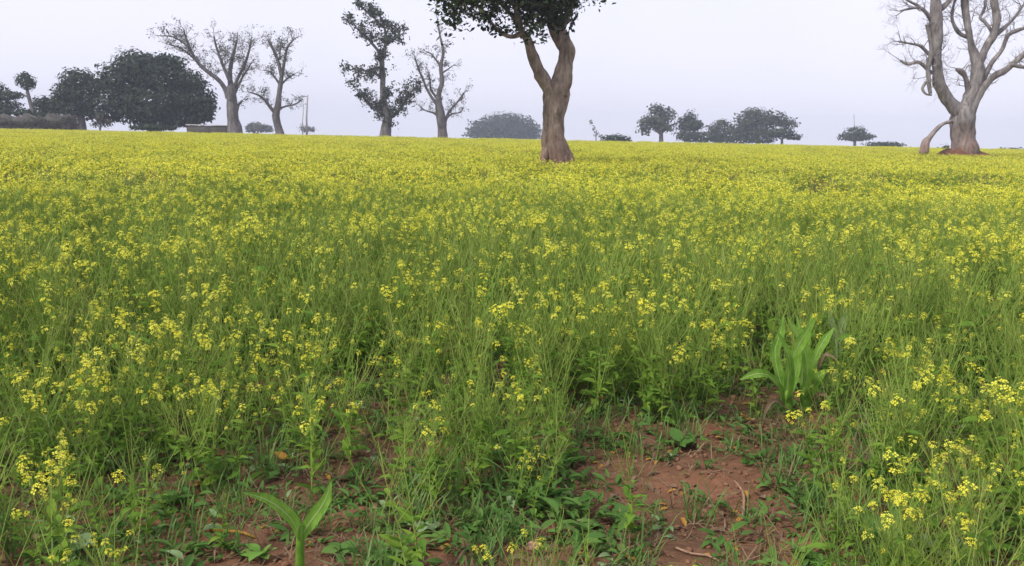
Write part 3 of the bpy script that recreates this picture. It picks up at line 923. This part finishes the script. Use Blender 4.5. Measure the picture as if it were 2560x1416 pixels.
def lobe_points(tr, lobes, per_m2, size, rg, hollow=.5, rough=.5):
    P, N, S = [], [], []
    k = tr['D'] / FPX
    for lb in lobes:
        x, y, rx, ry = lb[:4]
        dz = lb[4] if len(lb) > 4 else 0
        c = np.array(px(x, y, tr['D'] + dz)); a = np.array([rx * k, (rx + ry) / 2 * k, ry * k])
        n = int(per_m2 * 4 * math.pi * ((a[0] * a[1] + a[1] * a[2] + a[0] * a[2]) / 3)) + 8
        d = rg.normal(0, 1, (n, 3)); d /= np.linalg.norm(d, axis=1)[:, None]
        r = hollow + (1 - hollow) * rg.random(n) ** .6
        sd = rg.random(3) * 50
        fac = np.array([1 + rough * noise.noise(Vector(q * 2.3 + sd)) + rough * .6 * noise.noise(Vector(q * 6 + sd)) for q in d])
        P.append(c + d * a * (r * fac)[:, None]); N.append(d + np.array([0, 0, .5])); S.append(size * rg.uniform(.5, 1.4, n))
    return np.concatenate(P), np.concatenate(N), np.concatenate(S)
def tree(name, D, label, trunk, limbs=(), cat='tree', bark=None, twigs=None, lobes=None, fol=None, leaf=.2, per=20, sparse=None, seed=1,
         group=None, sides=10, gnarl=.18, freq=1.2, step=.25, flute=0, hollow=.5, rough=.5, base_up=0.0, stub=False, twig_y=None, twig_r=None, slim=1.0):
    twig_z = px(1280, twig_y, D).z if twig_y is not None else -99
    r = random.Random(seed); rg = np.random.default_rng(seed)
    tr = {'D': D, 'w': slim}
    bark = bark or GREYBARK
    P, R = limb_points(tr, trunk, 0, trunk[-1][3] if len(trunk[-1]) > 3 else 0)
    foot = Vector((P[0].x, P[0].y, gz(P[0].x, P[0].y) - .15 + base_up))
    if P[0].z > foot.z + .1:
        P.insert(0, foot); R.insert(0, R[0] * 1.12)
    base = Vector((foot.x, foot.y, foot.z + .15))
    e = empty(name, base, label, cat, group)
    b = MB(); pp, rr = catmull(P, R, step)
    b.tube(pp, rr, sides, gnarl=gnarl, freq=freq, seed=seed * 3.7, flute=flute)
    link('trunk', b.mesh('trunk', [bark], True, base), e)
    sources = []
    for lb in limbs:
        d0, d1, path = lb
        LP, LR = limb_points(tr, path, d0, d1)
        b = MB(); pp, rr = catmull(LP, LR, step * .8)
        b.tube(pp, rr, max(5, sides - 4) if rr[0] > .05 else 5, gnarl=gnarl * .8, freq=freq * 1.6, seed=seed + len(sources), flute=flute * .6)
        link('limb', b.mesh('limb', [bark], True, base), e)
        sources.append((pp, rr))
    if not limbs or stub:
        sources.append((P, R))
    tips = []
    if twigs:
        n, L, lev = twigs[:3]; up = twigs[3] if len(twigs) > 3 else .12
        b = MB()
        tot = sum(sum((a - c).length for a, c in zip(pp[1:], pp)) for pp, _ in sources)
        for pp, rr in sources:
            ln = sum((a - c).length for a, c in zip(pp[1:], pp))
            k = max(2, int(n * ln / tot))
            for j in range(k):
                t = 1.0 if j == 0 else .25 + .75 * (j + r.random()) / (k + .5)
                i = min(len(pp) - 1, int(t * (len(pp) - 1)))
                if pp[i].z < twig_z: continue
                tg = (pp[i] - pp[max(0, i - 1)]).normalized() if i else Vector((0, 0, 1))
                o = Vector((r.gauss(0, 1), r.gauss(0, 1), r.gauss(0, .6) + .25)).normalized()
                d = tg if j == 0 else tg * .5 + o
                grow(b, r, pp[i], d, L * r.uniform(.6, 1.2), twig_r or max(.008, min(rr[i] * .6, L * .022)), lev, tips, up=up)
        link('twigs', b.mesh('twigs', [bark], False, base), e)
    if lobes:
        Pn, Nn, Sn = lobe_points(tr, lobes, per, leaf, rg, hollow, rough)
        leaf_cloud('crown', e, Pn, Nn, Sn, fol, base, seed=seed)
    if sparse and tips:
        cnt, spread, keep = sparse
        Q = []
        for p, d in tips:
            if r.random() < keep:
                for _ in range(cnt):
                    Q.append((p.x + r.gauss(0, spread), p.y + r.gauss(0, spread), p.z + r.gauss(0, spread)))
        if Q:
            Q = np.array(Q)
            leaf_cloud('leaf_clusters' if not lobes else 'leaf_sprays', e, Q, np.tile([0, 0, .6], (len(Q), 1)), leaf * rg.uniform(.5, 1.4, len(Q)), fol, base, seed=seed + 9)
    return e

# the big tree standing in the field
tree('field_tree', 28.0, 'forked brown tree with dark leaves standing alone in the middle of the mustard field',
     [(1390, 432, 92), (1390, 400, 80), (1387, 365, 72), (1384, 320, 60), (1387, 270, 62), (1392, 230, 68), (1396, 214, 54), (1399, 200, 34)],
     [(0, .6, [(1398, 240, 50), (1408, 200, 50), (1414, 160, 46), (1418, 125, 46), (1404, 98, 44), (1385, 70, 36), (1372, 30, 30), (1362, -30, 24), (1370, -110, 16), (1360, -200, 8)]),
      (0, -.5, [(1386, 245, 40), (1368, 215, 36), (1352, 185, 36), (1340, 160, 34), (1328, 128, 26), (1316, 95, 24), (1300, 70, 18), (1292, 30, 16), (1282, -30, 13), (1270, -110, 8)]),
      (-.5, -1.2, [(1306, 82, 18), (1285, 92, 12), (1262, 88, 11), (1235, 66, 10), (1212, 34, 9), (1180, 0, 8), (1140, -40, 6)]),
      (.4, 1.2, [(1395, 85, 26), (1418, 40, 20), (1430, -10, 15), (1440, -70, 10), (1450, -130, 6)]),
      (.1, -.9, [(1298, 60, 13), (1262, 20, 10), (1220, -20, 9), (1150, -60, 6)]),
      (.5, .9, [(1372, 30, 20), (1330, -20, 14), (1300, -90, 9)]),
      (0, -.3, [(1404, 350, 26), (1416, 378, 22), (1428, 402, 20), (1442, 434, 16)]),
      (0, -.4, [(1374, 352, 30), (1362, 385, 24), (1354, 432, 22)])],
     bark=MAINBARK, slim=.86, twig_y=62, twigs=(90, 1.0, 2, .05), lobes=[(1385, 5, 80, 72, .3), (1330, -10, 75, 62, -.4), (1416, 14, 36, 46, .8), (1402, 60, 34, 34, .3), (1412, -60, 58, 60, .5), (1350, -80, 100, 70, 0),
                                                    (1240, -40, 70, 60, -.6), (1215, 42, 34, 26, -.9), (1255, 76, 38, 16, -.8), (1160, -18, 50, 28, -1), (1105, -18, 45, 22, -1.2), (1280, -120, 110, 70, .2), (1405, -160, 90, 60, .6), 
                                                    (1190, -95, 90, 55, -.5), (1340, -190, 110, 60, 0)],
     fol=F_MAIN, leaf=.085, per=58, sparse=(9, .22, .8), seed=3, sides=28, gnarl=.34, freq=1.9, step=.1, flute=.06, hollow=.25, rough=.55)

# the pale bare tree at the right
def right_limbs():
    return [(0, -.4, [(2398, 282, 34), (2376, 258, 32), (2356, 228, 30), (2346, 195, 27), (2343, 150, 25), (2341, 100, 26), (2340, 50, 28), (2338, 10, 26), (2330, -50, 18), (2310, -120, 9)]),
            (0, .5, [(2410, 290, 44), (2424, 250, 34), (2436, 215, 32), (2444, 180, 32), (2440, 150, 26), (2430, 120, 18), (2424, 92, 15), (2418, 60, 16), (2412, 10, 18), (2405, -60, 13), (2395, -130, 6)]),
            (.3, .8, [(2440, 165, 24), (2455, 140, 20), (2470, 110, 17), (2485, 85, 18), (2492, 40, 20), (2486, -10, 17), (2500, -80, 12), (2510, -150, 6)]),
            (0, -.8, [(2420, 300, 26), (2436, 262, 20), (2456, 225, 17), (2480, 195, 15), (2510, 178, 16), (2535, 158, 14), (2575, 120, 10), (2620, 60, 6)]),
            (-.8, -1.2, [(2530, 162, 10), (2552, 167, 9), (2590, 168, 7), (2640, 140, 4)]),
            (.2, -.6, [(2455, 205, 15), (2478, 160, 12), (2505, 125, 10), (2520, 90, 9), (2545, 76, 9), (2580, 62, 6), (2620, 20, 4)]),
            (.6, 1.0, [(2480, 95, 13), (2510, 70, 9), (2535, 45, 7), (2560, 10, 5), (2590, -40, 4)]),
            (.5, .2, [(2430, 95, 10), (2405, 88, 9), (2388, 70, 9), (2380, 45, 8), (2385, 10, 7), (2400, -40, 5)]),
            (.4, 1.2, [(2472, 108, 9), (2478, 80, 8), (2462, 55, 8), (2450, 45, 7), (2462, 20, 7), (2470, -30, 5)]),
            (-.2, -.9, [(2338, 60, 14), (2318, 35, 10), (2300, 20, 8), (2275, 22, 6), (2250, 28, 4)]),
            (-.3, -1.0, [(2318, 35, 8), (2295, 15, 7), (2270, 2, 5), (2245, -20, 4)]),
            (-.1, -.7, [(2330, 145, 10), (2315, 128, 8), (2300, 115, 7), (2278, 110, 6), (2245, 104, 4)]),
            (-.2, -.6, [(2328, 185, 12), (2310, 165, 9), (2292, 155, 8), (2270, 162, 6), (2252, 152, 4)]),
            (-.2, -.5, [(2318, 62, 12), (2324, 90, 9), (2328, 130, 11), (2320, 170, 12), (2322, 205, 11), (2326, 235, 8)]),
            (-.3, -.5, [(2316, 205, 8), (2306, 222, 7), (2316, 236, 6), (2330, 238, 4)]),
            (.1, -.6, [(2420, 250, 15), (2418, 215, 13), (2412, 190, 12), (2402, 178, 14), (2392, 174, 8)]),
            (.2, -.2, [(2340, 30, 16), (2362, 15, 13), (2380, -10, 10), (2400, -60, 6)]),
            (-.2, -1.0, [(2380, 304, 9), (2358, 310, 9), (2340, 325, 11), (2326, 342, 12), (2314, 358, 20), (2310, 386, 24)])]
tree('bare_tree', 55.0, 'large pale bare tree with crooked limbs on a red earth mound at the right',
     [(2412, 402, 84), (2412, 380, 70), (2411, 350, 58), (2409, 320, 54), (2407, 295, 54), (2404, 272, 48), (2402, 258, 30)],
     right_limbs(), bark=RIGHTBARK, slim=.98, twigs=(210, 1.15, 3, .10), twig_r=.032, twig_y=200, seed=5, sides=22, gnarl=.34, freq=1.1, step=.16, flute=.07)
def mound():
    b = MB(); rs, n = 14, 40
    for i in range(rs + 1):
        t = i / rs
        for k in range(n):
            a = 2 * math.pi * k / n
            rx, ry = 3.0 * (1 + .15 * math.sin(a * 3 + 1)), 2.1 * (1 + .12 * math.sin(a * 2))
            x, y = math.cos(a) * t * rx - .1, math.sin(a) * t * ry
            z = .9 * (1 - sstep(.1, 1, t)) + (.16 * noise.noise((x * 2.2, y * 2.2, 1)) if t < .95 else 0) - (.12 if i == rs else 0)
            b.v.append((x, y, z))
    for i in range(rs):
        for k in range(n):
            b.f.append((i * n + k, i * n + (k + 1) % n, (i + 1) * n + (k + 1) % n, (i + 1) * n + k)); b.m.append(0)
    b.f.append(tuple(range(n))); b.m.append(0)
    o = link('earth_mound', b.mesh('earth_mound', [plain_mat('red_earth', [(0.10, 0.05, 0.032), (0.20, 0.09, 0.055)], 2.5, .95, .9, .15)], True))
    o.location = (RIGHT_TREE.x, RIGHT_TREE.y, 0); tag(o, kind='structure')
mound()

# bare and thinly leaved trees on the far edge
tree('bare_tree', 105.0, 'wide bare tree with a long limb reaching left over the dark round tree',
     [(588, 326, 40), (583, 300, 32), (580, 265, 30), (578, 235, 28), (578, 215, 22)],
     [(0, -2, [(572, 245, 20), (562, 222, 14), (548, 202, 13), (525, 184, 12), (505, 168, 11), (490, 150, 9), (478, 128, 8), (468, 105, 7), (460, 78, 4)]),
      (0, 1.5, [(578, 225, 18), (575, 190, 13), (578, 160, 11), (585, 130, 9), (592, 100, 6)]),
      (0, -1, [(576, 205, 13), (562, 175, 9), (550, 145, 8), (540, 115, 6), (535, 90, 4)]),
      (0, 2, [(582, 225, 14), (595, 195, 9), (610, 165, 8), (622, 130, 7), (628, 100, 4)]),
      (0, 1, [(585, 240, 9), (600, 205, 7), (618, 175, 5), (630, 155, 3)]),
      (0, .5, [(590, 280, 12), (597, 262, 8), (606, 252, 5)]),
      (-1.4, -3, [(478, 125, 6), (455, 105, 5), (430, 92, 4), (400, 90, 3)]),
      (-1.0, -2, [(500, 162, 6), (475, 138, 5), (450, 120, 4), (425, 112, 3)])],
     slim=.88, twigs=(150, 1.35, 3, .12), twig_r=.045, fol=F_GREY, leaf=.10, sparse=(2, .12, .12), seed=11, step=.35)
tree('bare_tree', 105.0, 'slim bare tree between the wide bare tree and the thin pole',
     [(700, 334, 26), (694, 312, 22), (690, 290, 22), (695, 262, 18), (698, 235, 15), (702, 205, 13), (706, 180, 11)],
     [(0, .6, [(704, 190, 11), (698, 165, 10), (690, 140, 9), (680, 118, 8), (668, 98, 4)]),
      (0, -.6, [(706, 182, 10), (712, 150, 8), (718, 120, 7), (735, 98, 4)]),
      (0, -1.2, [(690, 285, 14), (675, 268, 10), (662, 250, 8), (645, 238, 6), (620, 230, 3)]),
      (0, 1, [(700, 215, 8), (715, 200, 6), (728, 190, 4), (738, 185, 3)]),
      (0, .8, [(698, 272, 8), (715, 266, 6), (735, 262, 5), (750, 254, 3)]),
      (0, -.8, [(698, 210, 7), (686, 192, 6), (672, 178, 4), (660, 176, 3)]),
      (0, .3, [(700, 150, 6), (700, 125, 5), (704, 98, 3)])],
     slim=.85, twigs=(100, 1.0, 3, .12), twig_r=.04, fol=F_GREY, leaf=.10, sparse=(2, .12, .12), seed=12, step=.35)
tree('slender_tree', 103.0, 'tall slender tree with ragged dark leaf clumps left of the field tree',
     [(963, 342, 34), (966, 318, 28), (970, 296, 24), (962, 270, 20), (957, 235, 16), (957, 190, 14), (955, 150, 12), (965, 105, 9), (960, 65, 6), (945, 30, 4)],
     [(0, 1.2, [(968, 298, 14), (990, 285, 10), (1008, 262, 8), (1025, 235, 5), (1040, 215, 3)]),
      (0, -1, [(960, 285, 12), (940, 275, 8), (925, 260, 6), (905, 240, 4), (895, 230, 3)]),
      (0, .5, [(957, 200, 9), (940, 185, 7), (915, 178, 5), (885, 175, 3)]),
      (0, -1, [(956, 140, 8), (935, 115, 7), (915, 92, 6), (895, 75, 4), (882, 55, 3)]),
      (0, 1, [(962, 115, 7), (985, 100, 5), (1005, 85, 3)]),
      (0, .4, [(958, 70, 5), (930, 40, 4), (905, 18, 3)])],
     slim=.92, rough=.3, twigs=(90, .9, 2, .1), twig_r=.035, fol=F_GREY, leaf=.17, per=3.4, lobes=[(945, 35, 28, 22), (975, 75, 32, 26), (1000, 95, 22, 22), (930, 60, 22, 18), (895, 90, 14, 12), (895, 14, 12, 9), (950, 110, 24, 22), (925, 190, 34, 18), (895, 175, 16, 14),
                                                               (1010, 235, 26, 24), (1000, 262, 28, 20), (925, 240, 30, 22), (950, 268, 34, 22), (985, 215, 20, 14), (965, 140, 20, 16)],
     sparse=(5, .22, .5), seed=13, step=.35, hollow=.1, stub=True)
tree('bare_tree', 103.0, 'thin bare tree beside the slender leafy tree, right of it',
     [(1107, 347, 28), (1105, 320, 26), (1102, 290, 24), (1097, 262, 20), (1098, 232, 14), (1105, 205, 12), (1102, 170, 10), (1108, 130, 8), (1100, 90, 5), (1095, 62, 3)],
     [(0, -.8, [(1097, 268, 12), (1082, 248, 8), (1068, 225, 7), (1058, 200, 6), (1046, 172, 5), (1036, 140, 3)]),
      (0, 1, [(1110, 318, 9), (1120, 285, 7), (1135, 265, 6), (1150, 248, 5), (1160, 232, 4)]),
      (0, .6, [(1112, 300, 7), (1130, 285, 5), (1150, 282, 3), (1158, 270, 3)]),
      (0, .5, [(1096, 250, 8), (1078, 225, 6), (1075, 200, 5), (1070, 180, 3)]),
      (0, -.6, [(1098, 292, 8), (1082, 282, 6), (1062, 276, 4), (1045, 262, 3)]),
      (0, -.4, [(1104, 170, 7), (1090, 150, 5), (1078, 135, 4), (1068, 130, 3)]),
      (0, .3, [(1102, 185, 6), (1118, 175, 4), (1132, 165, 3)])],
     slim=.9, twigs=(100, .95, 3, .14), twig_r=.035, fol=F_GREY, leaf=.10, sparse=(2, .12, .1), seed=14, step=.35, stub=True)

# dense dark trees at the left
tree('round_tree', 116.0, 'huge dark dense round crowned tree at the left behind the field', [(385, 326, 34), (382, 300, 30), (388, 270, 24), (392, 230, 16)],
     [(0, 2, [(384, 290, 18), (430, 265, 12), (470, 240, 7)]), (0, -2, [(384, 292, 16), (340, 268, 12), (300, 240, 7)])],
     lobes=[(335, 160, 52, 36), (310, 195, 66, 42), (400, 190, 82, 52), (385, 165, 60, 30, 1), (300, 250, 60, 42), (390, 255, 105, 52), (470, 205, 46, 30), (480, 245, 52, 45), (510, 265, 34, 34), (505, 290, 30, 14), (270, 290, 36, 16), (365, 292, 60, 28), (440, 296, 80, 24), (420, 160, 38, 24), (262, 210, 22, 22)],
     fol=F_DARK, leaf=.24, per=20, seed=21, step=.5, hollow=.45, rough=.42)
tree('round_tree', 118.0, 'smaller dark green round tree left of the huge dark tree', [(205, 326, 22), (203, 300, 18), (198, 262, 12)],
     [(0, 1, [(202, 290, 10), (220, 265, 7), (232, 245, 4)])],
     lobes=[(193, 200, 46, 30), (170, 235, 40, 28), (210, 240, 40, 36), (180, 270, 52, 26), (235, 215, 22, 22), (150, 255, 22, 20), (230, 280, 30, 20)],
     fol=F_DARK, leaf=.24, per=20, seed=22, step=.5, hollow=.45, rough=.42)
tree('small_tree', 118.0, 'small round topped tree on a leaning trunk at the far left', [(92, 318, 16), (84, 285, 12), (76, 258, 9), (70, 235, 8), (66, 215, 6)],
     [(0, .6, [(74, 245, 6), (58, 238, 4), (40, 238, 3)])],
     lobes=[(65, 203, 26, 20), (60, 196, 20, 12), (74, 212, 16, 12), (62, 184, 8, 5), (38, 238, 24, 10)], fol=F_DARK, leaf=.19, per=18, seed=23, step=.5, rough=.35)
tree('shrub_tree', 120.0, 'dark low tree cut off by the left edge of the picture', [(12, 318, 16), (12, 285, 10), (10, 262, 6)],
     [(0, .6, [(12, 280, 6), (30, 262, 4)])],
     lobes=[(18, 240, 30, 16), (-10, 225, 26, 22), (20, 264, 34, 12), (-15, 258, 30, 18)], fol=F_DARK, leaf=.2, per=18, seed=24, step=.5)
tree('shrub', 119.0, 'dark bush between the small leaning tree and the round tree', [(112, 318, 10), (112, 290, 7), (112, 270, 4)],
     lobes=[(105, 258, 26, 20), (125, 262, 24, 22), (100, 280, 26, 16), (135, 285, 30, 16)], fol=F_DARK, leaf=.2, per=18, seed=25, step=.5, cat='bush')
tree('low_hedge', 110.0, 'low dark hedge above the mud wall at the far left', [(20, 318, 8), (20, 300, 6), (20, 284, 4)],
     lobes=[(10, 280, 34, 11), (50, 281, 30, 10), (78, 286, 24, 9), (-25, 279, 30, 12), (100, 288, 24, 9)], fol=F_DARK, leaf=.2, per=20, seed=27, step=.5, cat='hedge')
tree('shrub', 112.0, 'low dark bush under the right side of the huge dark tree', [(395, 322, 8), (395, 312, 6), (395, 305, 4)],
     lobes=[(370, 318, 40, 9), (410, 319, 40, 8), (345, 320, 26, 6)], fol=F_DARK, leaf=.2, per=14, seed=26, step=.5, cat='bush')

F_DRY = leaf_mat('dry_brush', [(0.034, 0.036, 0.026), (0.058, 0.058, 0.042), (0.085, 0.078, 0.058)], .1, .9, 'island')
for q, (lab, lobes, sd) in enumerate((
        ('dry grey brush heaped against the left end of the mud wall', [(10, 306, 34, 12), (45, 310, 30, 9), (-20, 304, 26, 14)], 51),
        ('dry grey brush heaped against the middle of the mud wall', [(95, 304, 30, 14), (125, 309, 26, 10), (75, 312, 20, 8)], 52),
        ('dry grey brush at the right end of the mud wall below the round tree', [(170, 300, 22, 16), (185, 310, 16, 10), (150, 311, 22, 8)], 53),
        ('dry grey brush pile below the gap between the two dark trees', [(250, 300, 22, 16), (268, 308, 20, 11), (238, 310, 14, 10)], 54))):
    cx = lobes[0][0]
    tree('dry_brush', 105.5 + .3 * q, lab, [(cx, 322, 5), (cx + 2, 314, 4), (cx, 306, 2)], [], lobes=lobes, fol=F_DRY, leaf=.13, per=22, twigs=(14, .9, 1, .1), twig_r=.02, seed=sd, step=.5, cat='brush', group='dry brush along the mud wall', hollow=.1)

# far hazy trees
def far_tree(name, D, label, trunk_x, base_y, w, top_y, lobes, seed, per=6, leaf=.45, fol=F_DARK, cat='tree', group=None, **k):
    return tree(name, D, label, [(trunk_x, base_y, w), (trunk_x, (base_y + top_y) / 2, w * .8), (trunk_x + 2, top_y, w * .5)],
                [(0, 1, [(trunk_x, (base_y * .4 + top_y * .6), w * .6), (trunk_x + w * 2, top_y - 4, w * .4), (trunk_x + w * 3.4, top_y - 10, w * .25)]),
                 (0, -1, [(trunk_x, (base_y * .5 + top_y * .5), w * .6), (trunk_x - w * 2, top_y - 2, w * .4), (trunk_x - w * 3.2, top_y - 8, w * .25)])] if w > 4 else [],
                lobes=lobes, fol=fol, leaf=leaf, per=per, seed=seed, step=1.0, cat=cat, group=group, **k)
far_tree('dome_tree', 380.0, 'hazy blue dome shaped tree far behind, left of the field tree', 1258, 346, 14, 318,
         [(1258, 305, 50, 24), (1215, 318, 40, 22), (1300, 315, 44, 26), (1255, 325, 70, 20), (1330, 330, 24, 18), (1190, 332, 24, 12), (1240, 340, 70, 9), (1310, 342, 44, 8)], 31, per=3.0, leaf=.6)
far_tree('field_edge_tree', 210.0, 'leafy tree with a dark trunk, leftmost of the distant group right of the field tree', 1653, 356, 12, 318,
         [(1645, 300, 36, 22), (1640, 275, 22, 16), (1665, 285, 28, 18), (1618, 305, 24, 16), (1655, 320, 40, 12), (1612, 325, 18, 14)], 32, per=6, leaf=.36, fol=F_GREY, group='distant trees right of the field tree', hollow=.15)
far_tree('field_edge_tree', 215.0, 'pointed dark tree second from the left in the distant group', 1722, 357, 9, 330,
         [(1725, 315, 34, 16), (1726, 295, 16, 16), (1715, 305, 24, 14), (1740, 312, 18, 12)], 33, per=8, leaf=.34, group='distant trees right of the field tree')
far_tree('field_edge_tree', 220.0, 'low ragged tree in the middle of the distant group', 1805, 358, 8, 335,
         [(1805, 310, 22, 14), (1785, 325, 24, 14), (1825, 325, 28, 16), (1800, 340, 34, 14)], 34, per=6, leaf=.36, fol=F_GREY, group='distant trees right of the field tree', hollow=.15)
far_tree('field_edge_tree', 214.0, 'broadest tree of the distant group with a wide spreading crown', 1895, 360, 12, 325,
         [(1885, 285, 34, 18), (1905, 300, 50, 26), (1865, 305, 34, 24), (1940, 300, 36, 22), (1970, 310, 26, 16), (1890, 330, 50, 18), (1850, 330, 28, 18)], 35, per=5.5, leaf=.36, fol=F_GREY, group='distant trees right of the field tree', hollow=.15)
far_tree('field_edge_tree', 205.0, 'small dark flat topped tree at the right end of the distant group', 1955, 362, 7, 340,
         [(1955, 332, 34, 14), (1985, 342, 24, 8), (1930, 335, 24, 10)], 36, per=9, leaf=.3, group='distant trees right of the field tree')
far_tree('hedge', 208.0, 'dark bushy hedge below the distant trees', 1740, 358, 4, 345,
         [(1720, 340, 34, 16), (1760, 344, 34, 14), (1800, 348, 30, 12), (1850, 348, 40, 12), (1900, 348, 40, 12)], 37, per=8, leaf=.32, cat='hedge')
far_tree('umbrella_tree', 240.0, 'lone small umbrella shaped tree far off left of the pale bare tree', 2138, 370, 6, 345,
         [(2140, 330, 28, 14), (2115, 342, 20, 9), (2165, 341, 24, 9), (2140, 345, 36, 8)], 38, per=7, leaf=.36)
far_tree('far_sapling', 330.0, 'faint thin sapling on the skyline just right of the field tree', 1490, 350, 3, 325,
         [(1478, 306, 7, 9), (1484, 320, 6, 8), (1490, 334, 9, 10), (1500, 342, 9, 6)], 39, per=.9, leaf=.4, fol=F_GREY, hollow=.1)
far_tree('bush', 150.0, 'dark low bush on the skyline right of the field tree', 1540, 356, 4, 346, [(1540, 345, 32, 10), (1520, 348, 20, 8), (1560, 349, 20, 8)], 40, per=10, leaf=.26, cat='bush', fol=F_DARK)
far_tree('bush', 300.0, 'grey hazy bush between the trunks of the two left bare trees', 645, 332, 4, 322, [(645, 318, 28, 12), (630, 322, 18, 10), (668, 322, 16, 9)], 41, per=4, leaf=.5, cat='bush', fol=F_GREY)
far_tree('bush', 330.0, 'faint hazy bush behind the thin pole', 768, 334, 3, 324, [(765, 322, 22, 12), (780, 325, 14, 8)], 42, per=1.4, leaf=.5, cat='bush', fol=F_GREY, hollow=.1)
far_tree('bush', 190.0, 'low rounded bush left of the earth mound', 2215, 372, 4, 362, [(2200, 362, 40, 7), (2230, 363, 34, 8)], 43, per=9, leaf=.28, cat='bush')
far_tree('bush', 150.0, 'low rounded bush at the right edge of the picture', 2525, 384, 4, 374, [(2520, 377, 34, 8), (2550, 378, 24, 8)], 44, per=9, leaf=.26, cat='bush')
far_tree('bush', 90.0, 'grey bush half hidden behind the foot of the pale bare tree', 2372, 384, 4, 372, [(2372, 374, 26, 14), (2350, 380, 20, 10)], 45, per=10, leaf=.16, cat='bush', fol=F_GREY)

# ------------------------------------------------------------------ wall, hut, sheds and poles on the far edge
MUD = plain_mat('mud_wall', [(0.042, 0.040, 0.035), (0.072, 0.066, 0.058), (0.11, 0.10, 0.085)], 1.2, .95, .8, .1)
POLE = plain_mat('pole_concrete', [(0.25, 0.24, 0.25), (0.36, 0.35, 0.36)], 3, .8, .1)
LIME = plain_mat('limewash', [(0.42, 0.41, 0.42), (0.58, 0.57, 0.58)], 2, .9, .3)
def wall(name, x0, x1, ytop, D, label, mat, thick=.5, rough=.25, seed=0, cap=None):
    A, B = px(x0, ytop, D), px(x1, ytop, D)
    zg = gz(A.x, D) - .2
    n = max(6, int((B.x - A.x) / .35))
    b = MB()
    for i in range(n + 1):
        t = i / n; x = A.x + (B.x - A.x) * t; zt = A.z + (B.z - A.z) * t + rough * (noise.noise((x * .7, seed, 0)) + .5 * noise.noise((x * 2.5, seed, 3)))
        w = thick / 2 * (1 + .2 * noise.noise((x, seed, 8)))
        for y, z in ((-w * 1.3, zg), (-w * 1.15, (zg + zt) / 2), (-w, zt - .05), (0, zt + .05), (w, zt - .05), (w * 1.3, zg)):
            b.v.append((x, D + y, z))
    for i in range(n):
        for k in range(5):
            a = i * 6 + k
            b.f.append((a, a + 6, a + 7, a + 1)); b.m.append(0)
    b.f.append(tuple(range(6))); b.f.append(tuple(n * 6 + k for k in reversed(range(6)))); b.m += [0, 0]
    base = Vector(((A.x + B.x) / 2, D, zg + .2))
    e = empty(name, base, label, 'wall')
    link('wall_body', b.mesh('wall_body', [mat], True, base), e)
    if cap:
        c = MB(); zc = (A.z + B.z) / 2 + .08
        c.box(A.x - .1, B.x + .1, D - thick * .7, D + thick * .7, zc, zc + .1)
        link('coping', c.mesh('coping', [cap], False, base), e)
wall('mud_wall', -90, 188, 290, 107.0, 'long low grey brown mud wall at the far left edge of the field', MUD, .6, .7, 1)
wall('low_wall', 468, 578, 316, 106.5, 'low dark wall with a pale coping left of the wide bare tree trunk', MUD, .4, .08, 6, LIME)
def pole(x, ybase, ytop, D, wpx, label, arm=True):
    A, B = px(x, ybase, D), px(x + 2, ytop, D)
    zg = gz(A.x, D); r = wpx / 2 * D / FPX
    base = Vector((A.x, D, zg))
    e = empty('utility_pole', base, label, 'pole')
    b = MB(); b.tube([(0, 0, -.3), (0, 0, (B.z - zg) / 2), (B.x - A.x, 0, B.z - zg)], [r * 1.2, r, r * .8], 8)
    link('post', b.mesh('post', [POLE], True), e)
    if arm:
        h = B.z - zg; k = D / FPX
        b = MB(); b.box(-11 * k, 4 * k, -.06, .06, h - 5 * k, h - 2.6 * k); link('crossarm', b.mesh('crossarm', [POLE]), e)
        for q in (-9, -4, 3):
            b = MB(); b.tube([(q * k, 0, h - 2.6 * k), (q * k, 0, h - 1.4 * k), (q * k, 0, h - .2 * k)], [.05, .09, .04], 6); link('insulator', b.mesh('insulator', [LIME]), e)
pole(767, 334, 238, 150.0, 4.5, 'thin grey pole with a short crossarm right of the slim bare tree')
pole(757, 333, 262, 170.0, 2.2, 'thinner faint post just left of the pole with a crossarm', False)
pole(2133, 372, 286, 260.0, 2.4, 'faint slender pole rising behind the lone umbrella shaped tree', False)

# ------------------------------------------------------------------ the air: even winter haze round the whole place
hb = MB(); hb.box(-760, 760, -120, 960, -14, 24)
hm, hn, hout = newmat('haze')
pv = hn.nodes.new('ShaderNodeVolumePrincipled')
pv.inputs['Color'].default_value = (0.78, 0.86, 1.0, 1)
pv.inputs['Density'].default_value = 0.0008
hn.links.new(pv.outputs[0], hout.inputs['Volume'])
tag(link('haze', hb.mesh('haze', [hm])), 'thin pale winter haze lying over the fields', 'haze', kind='stuff')
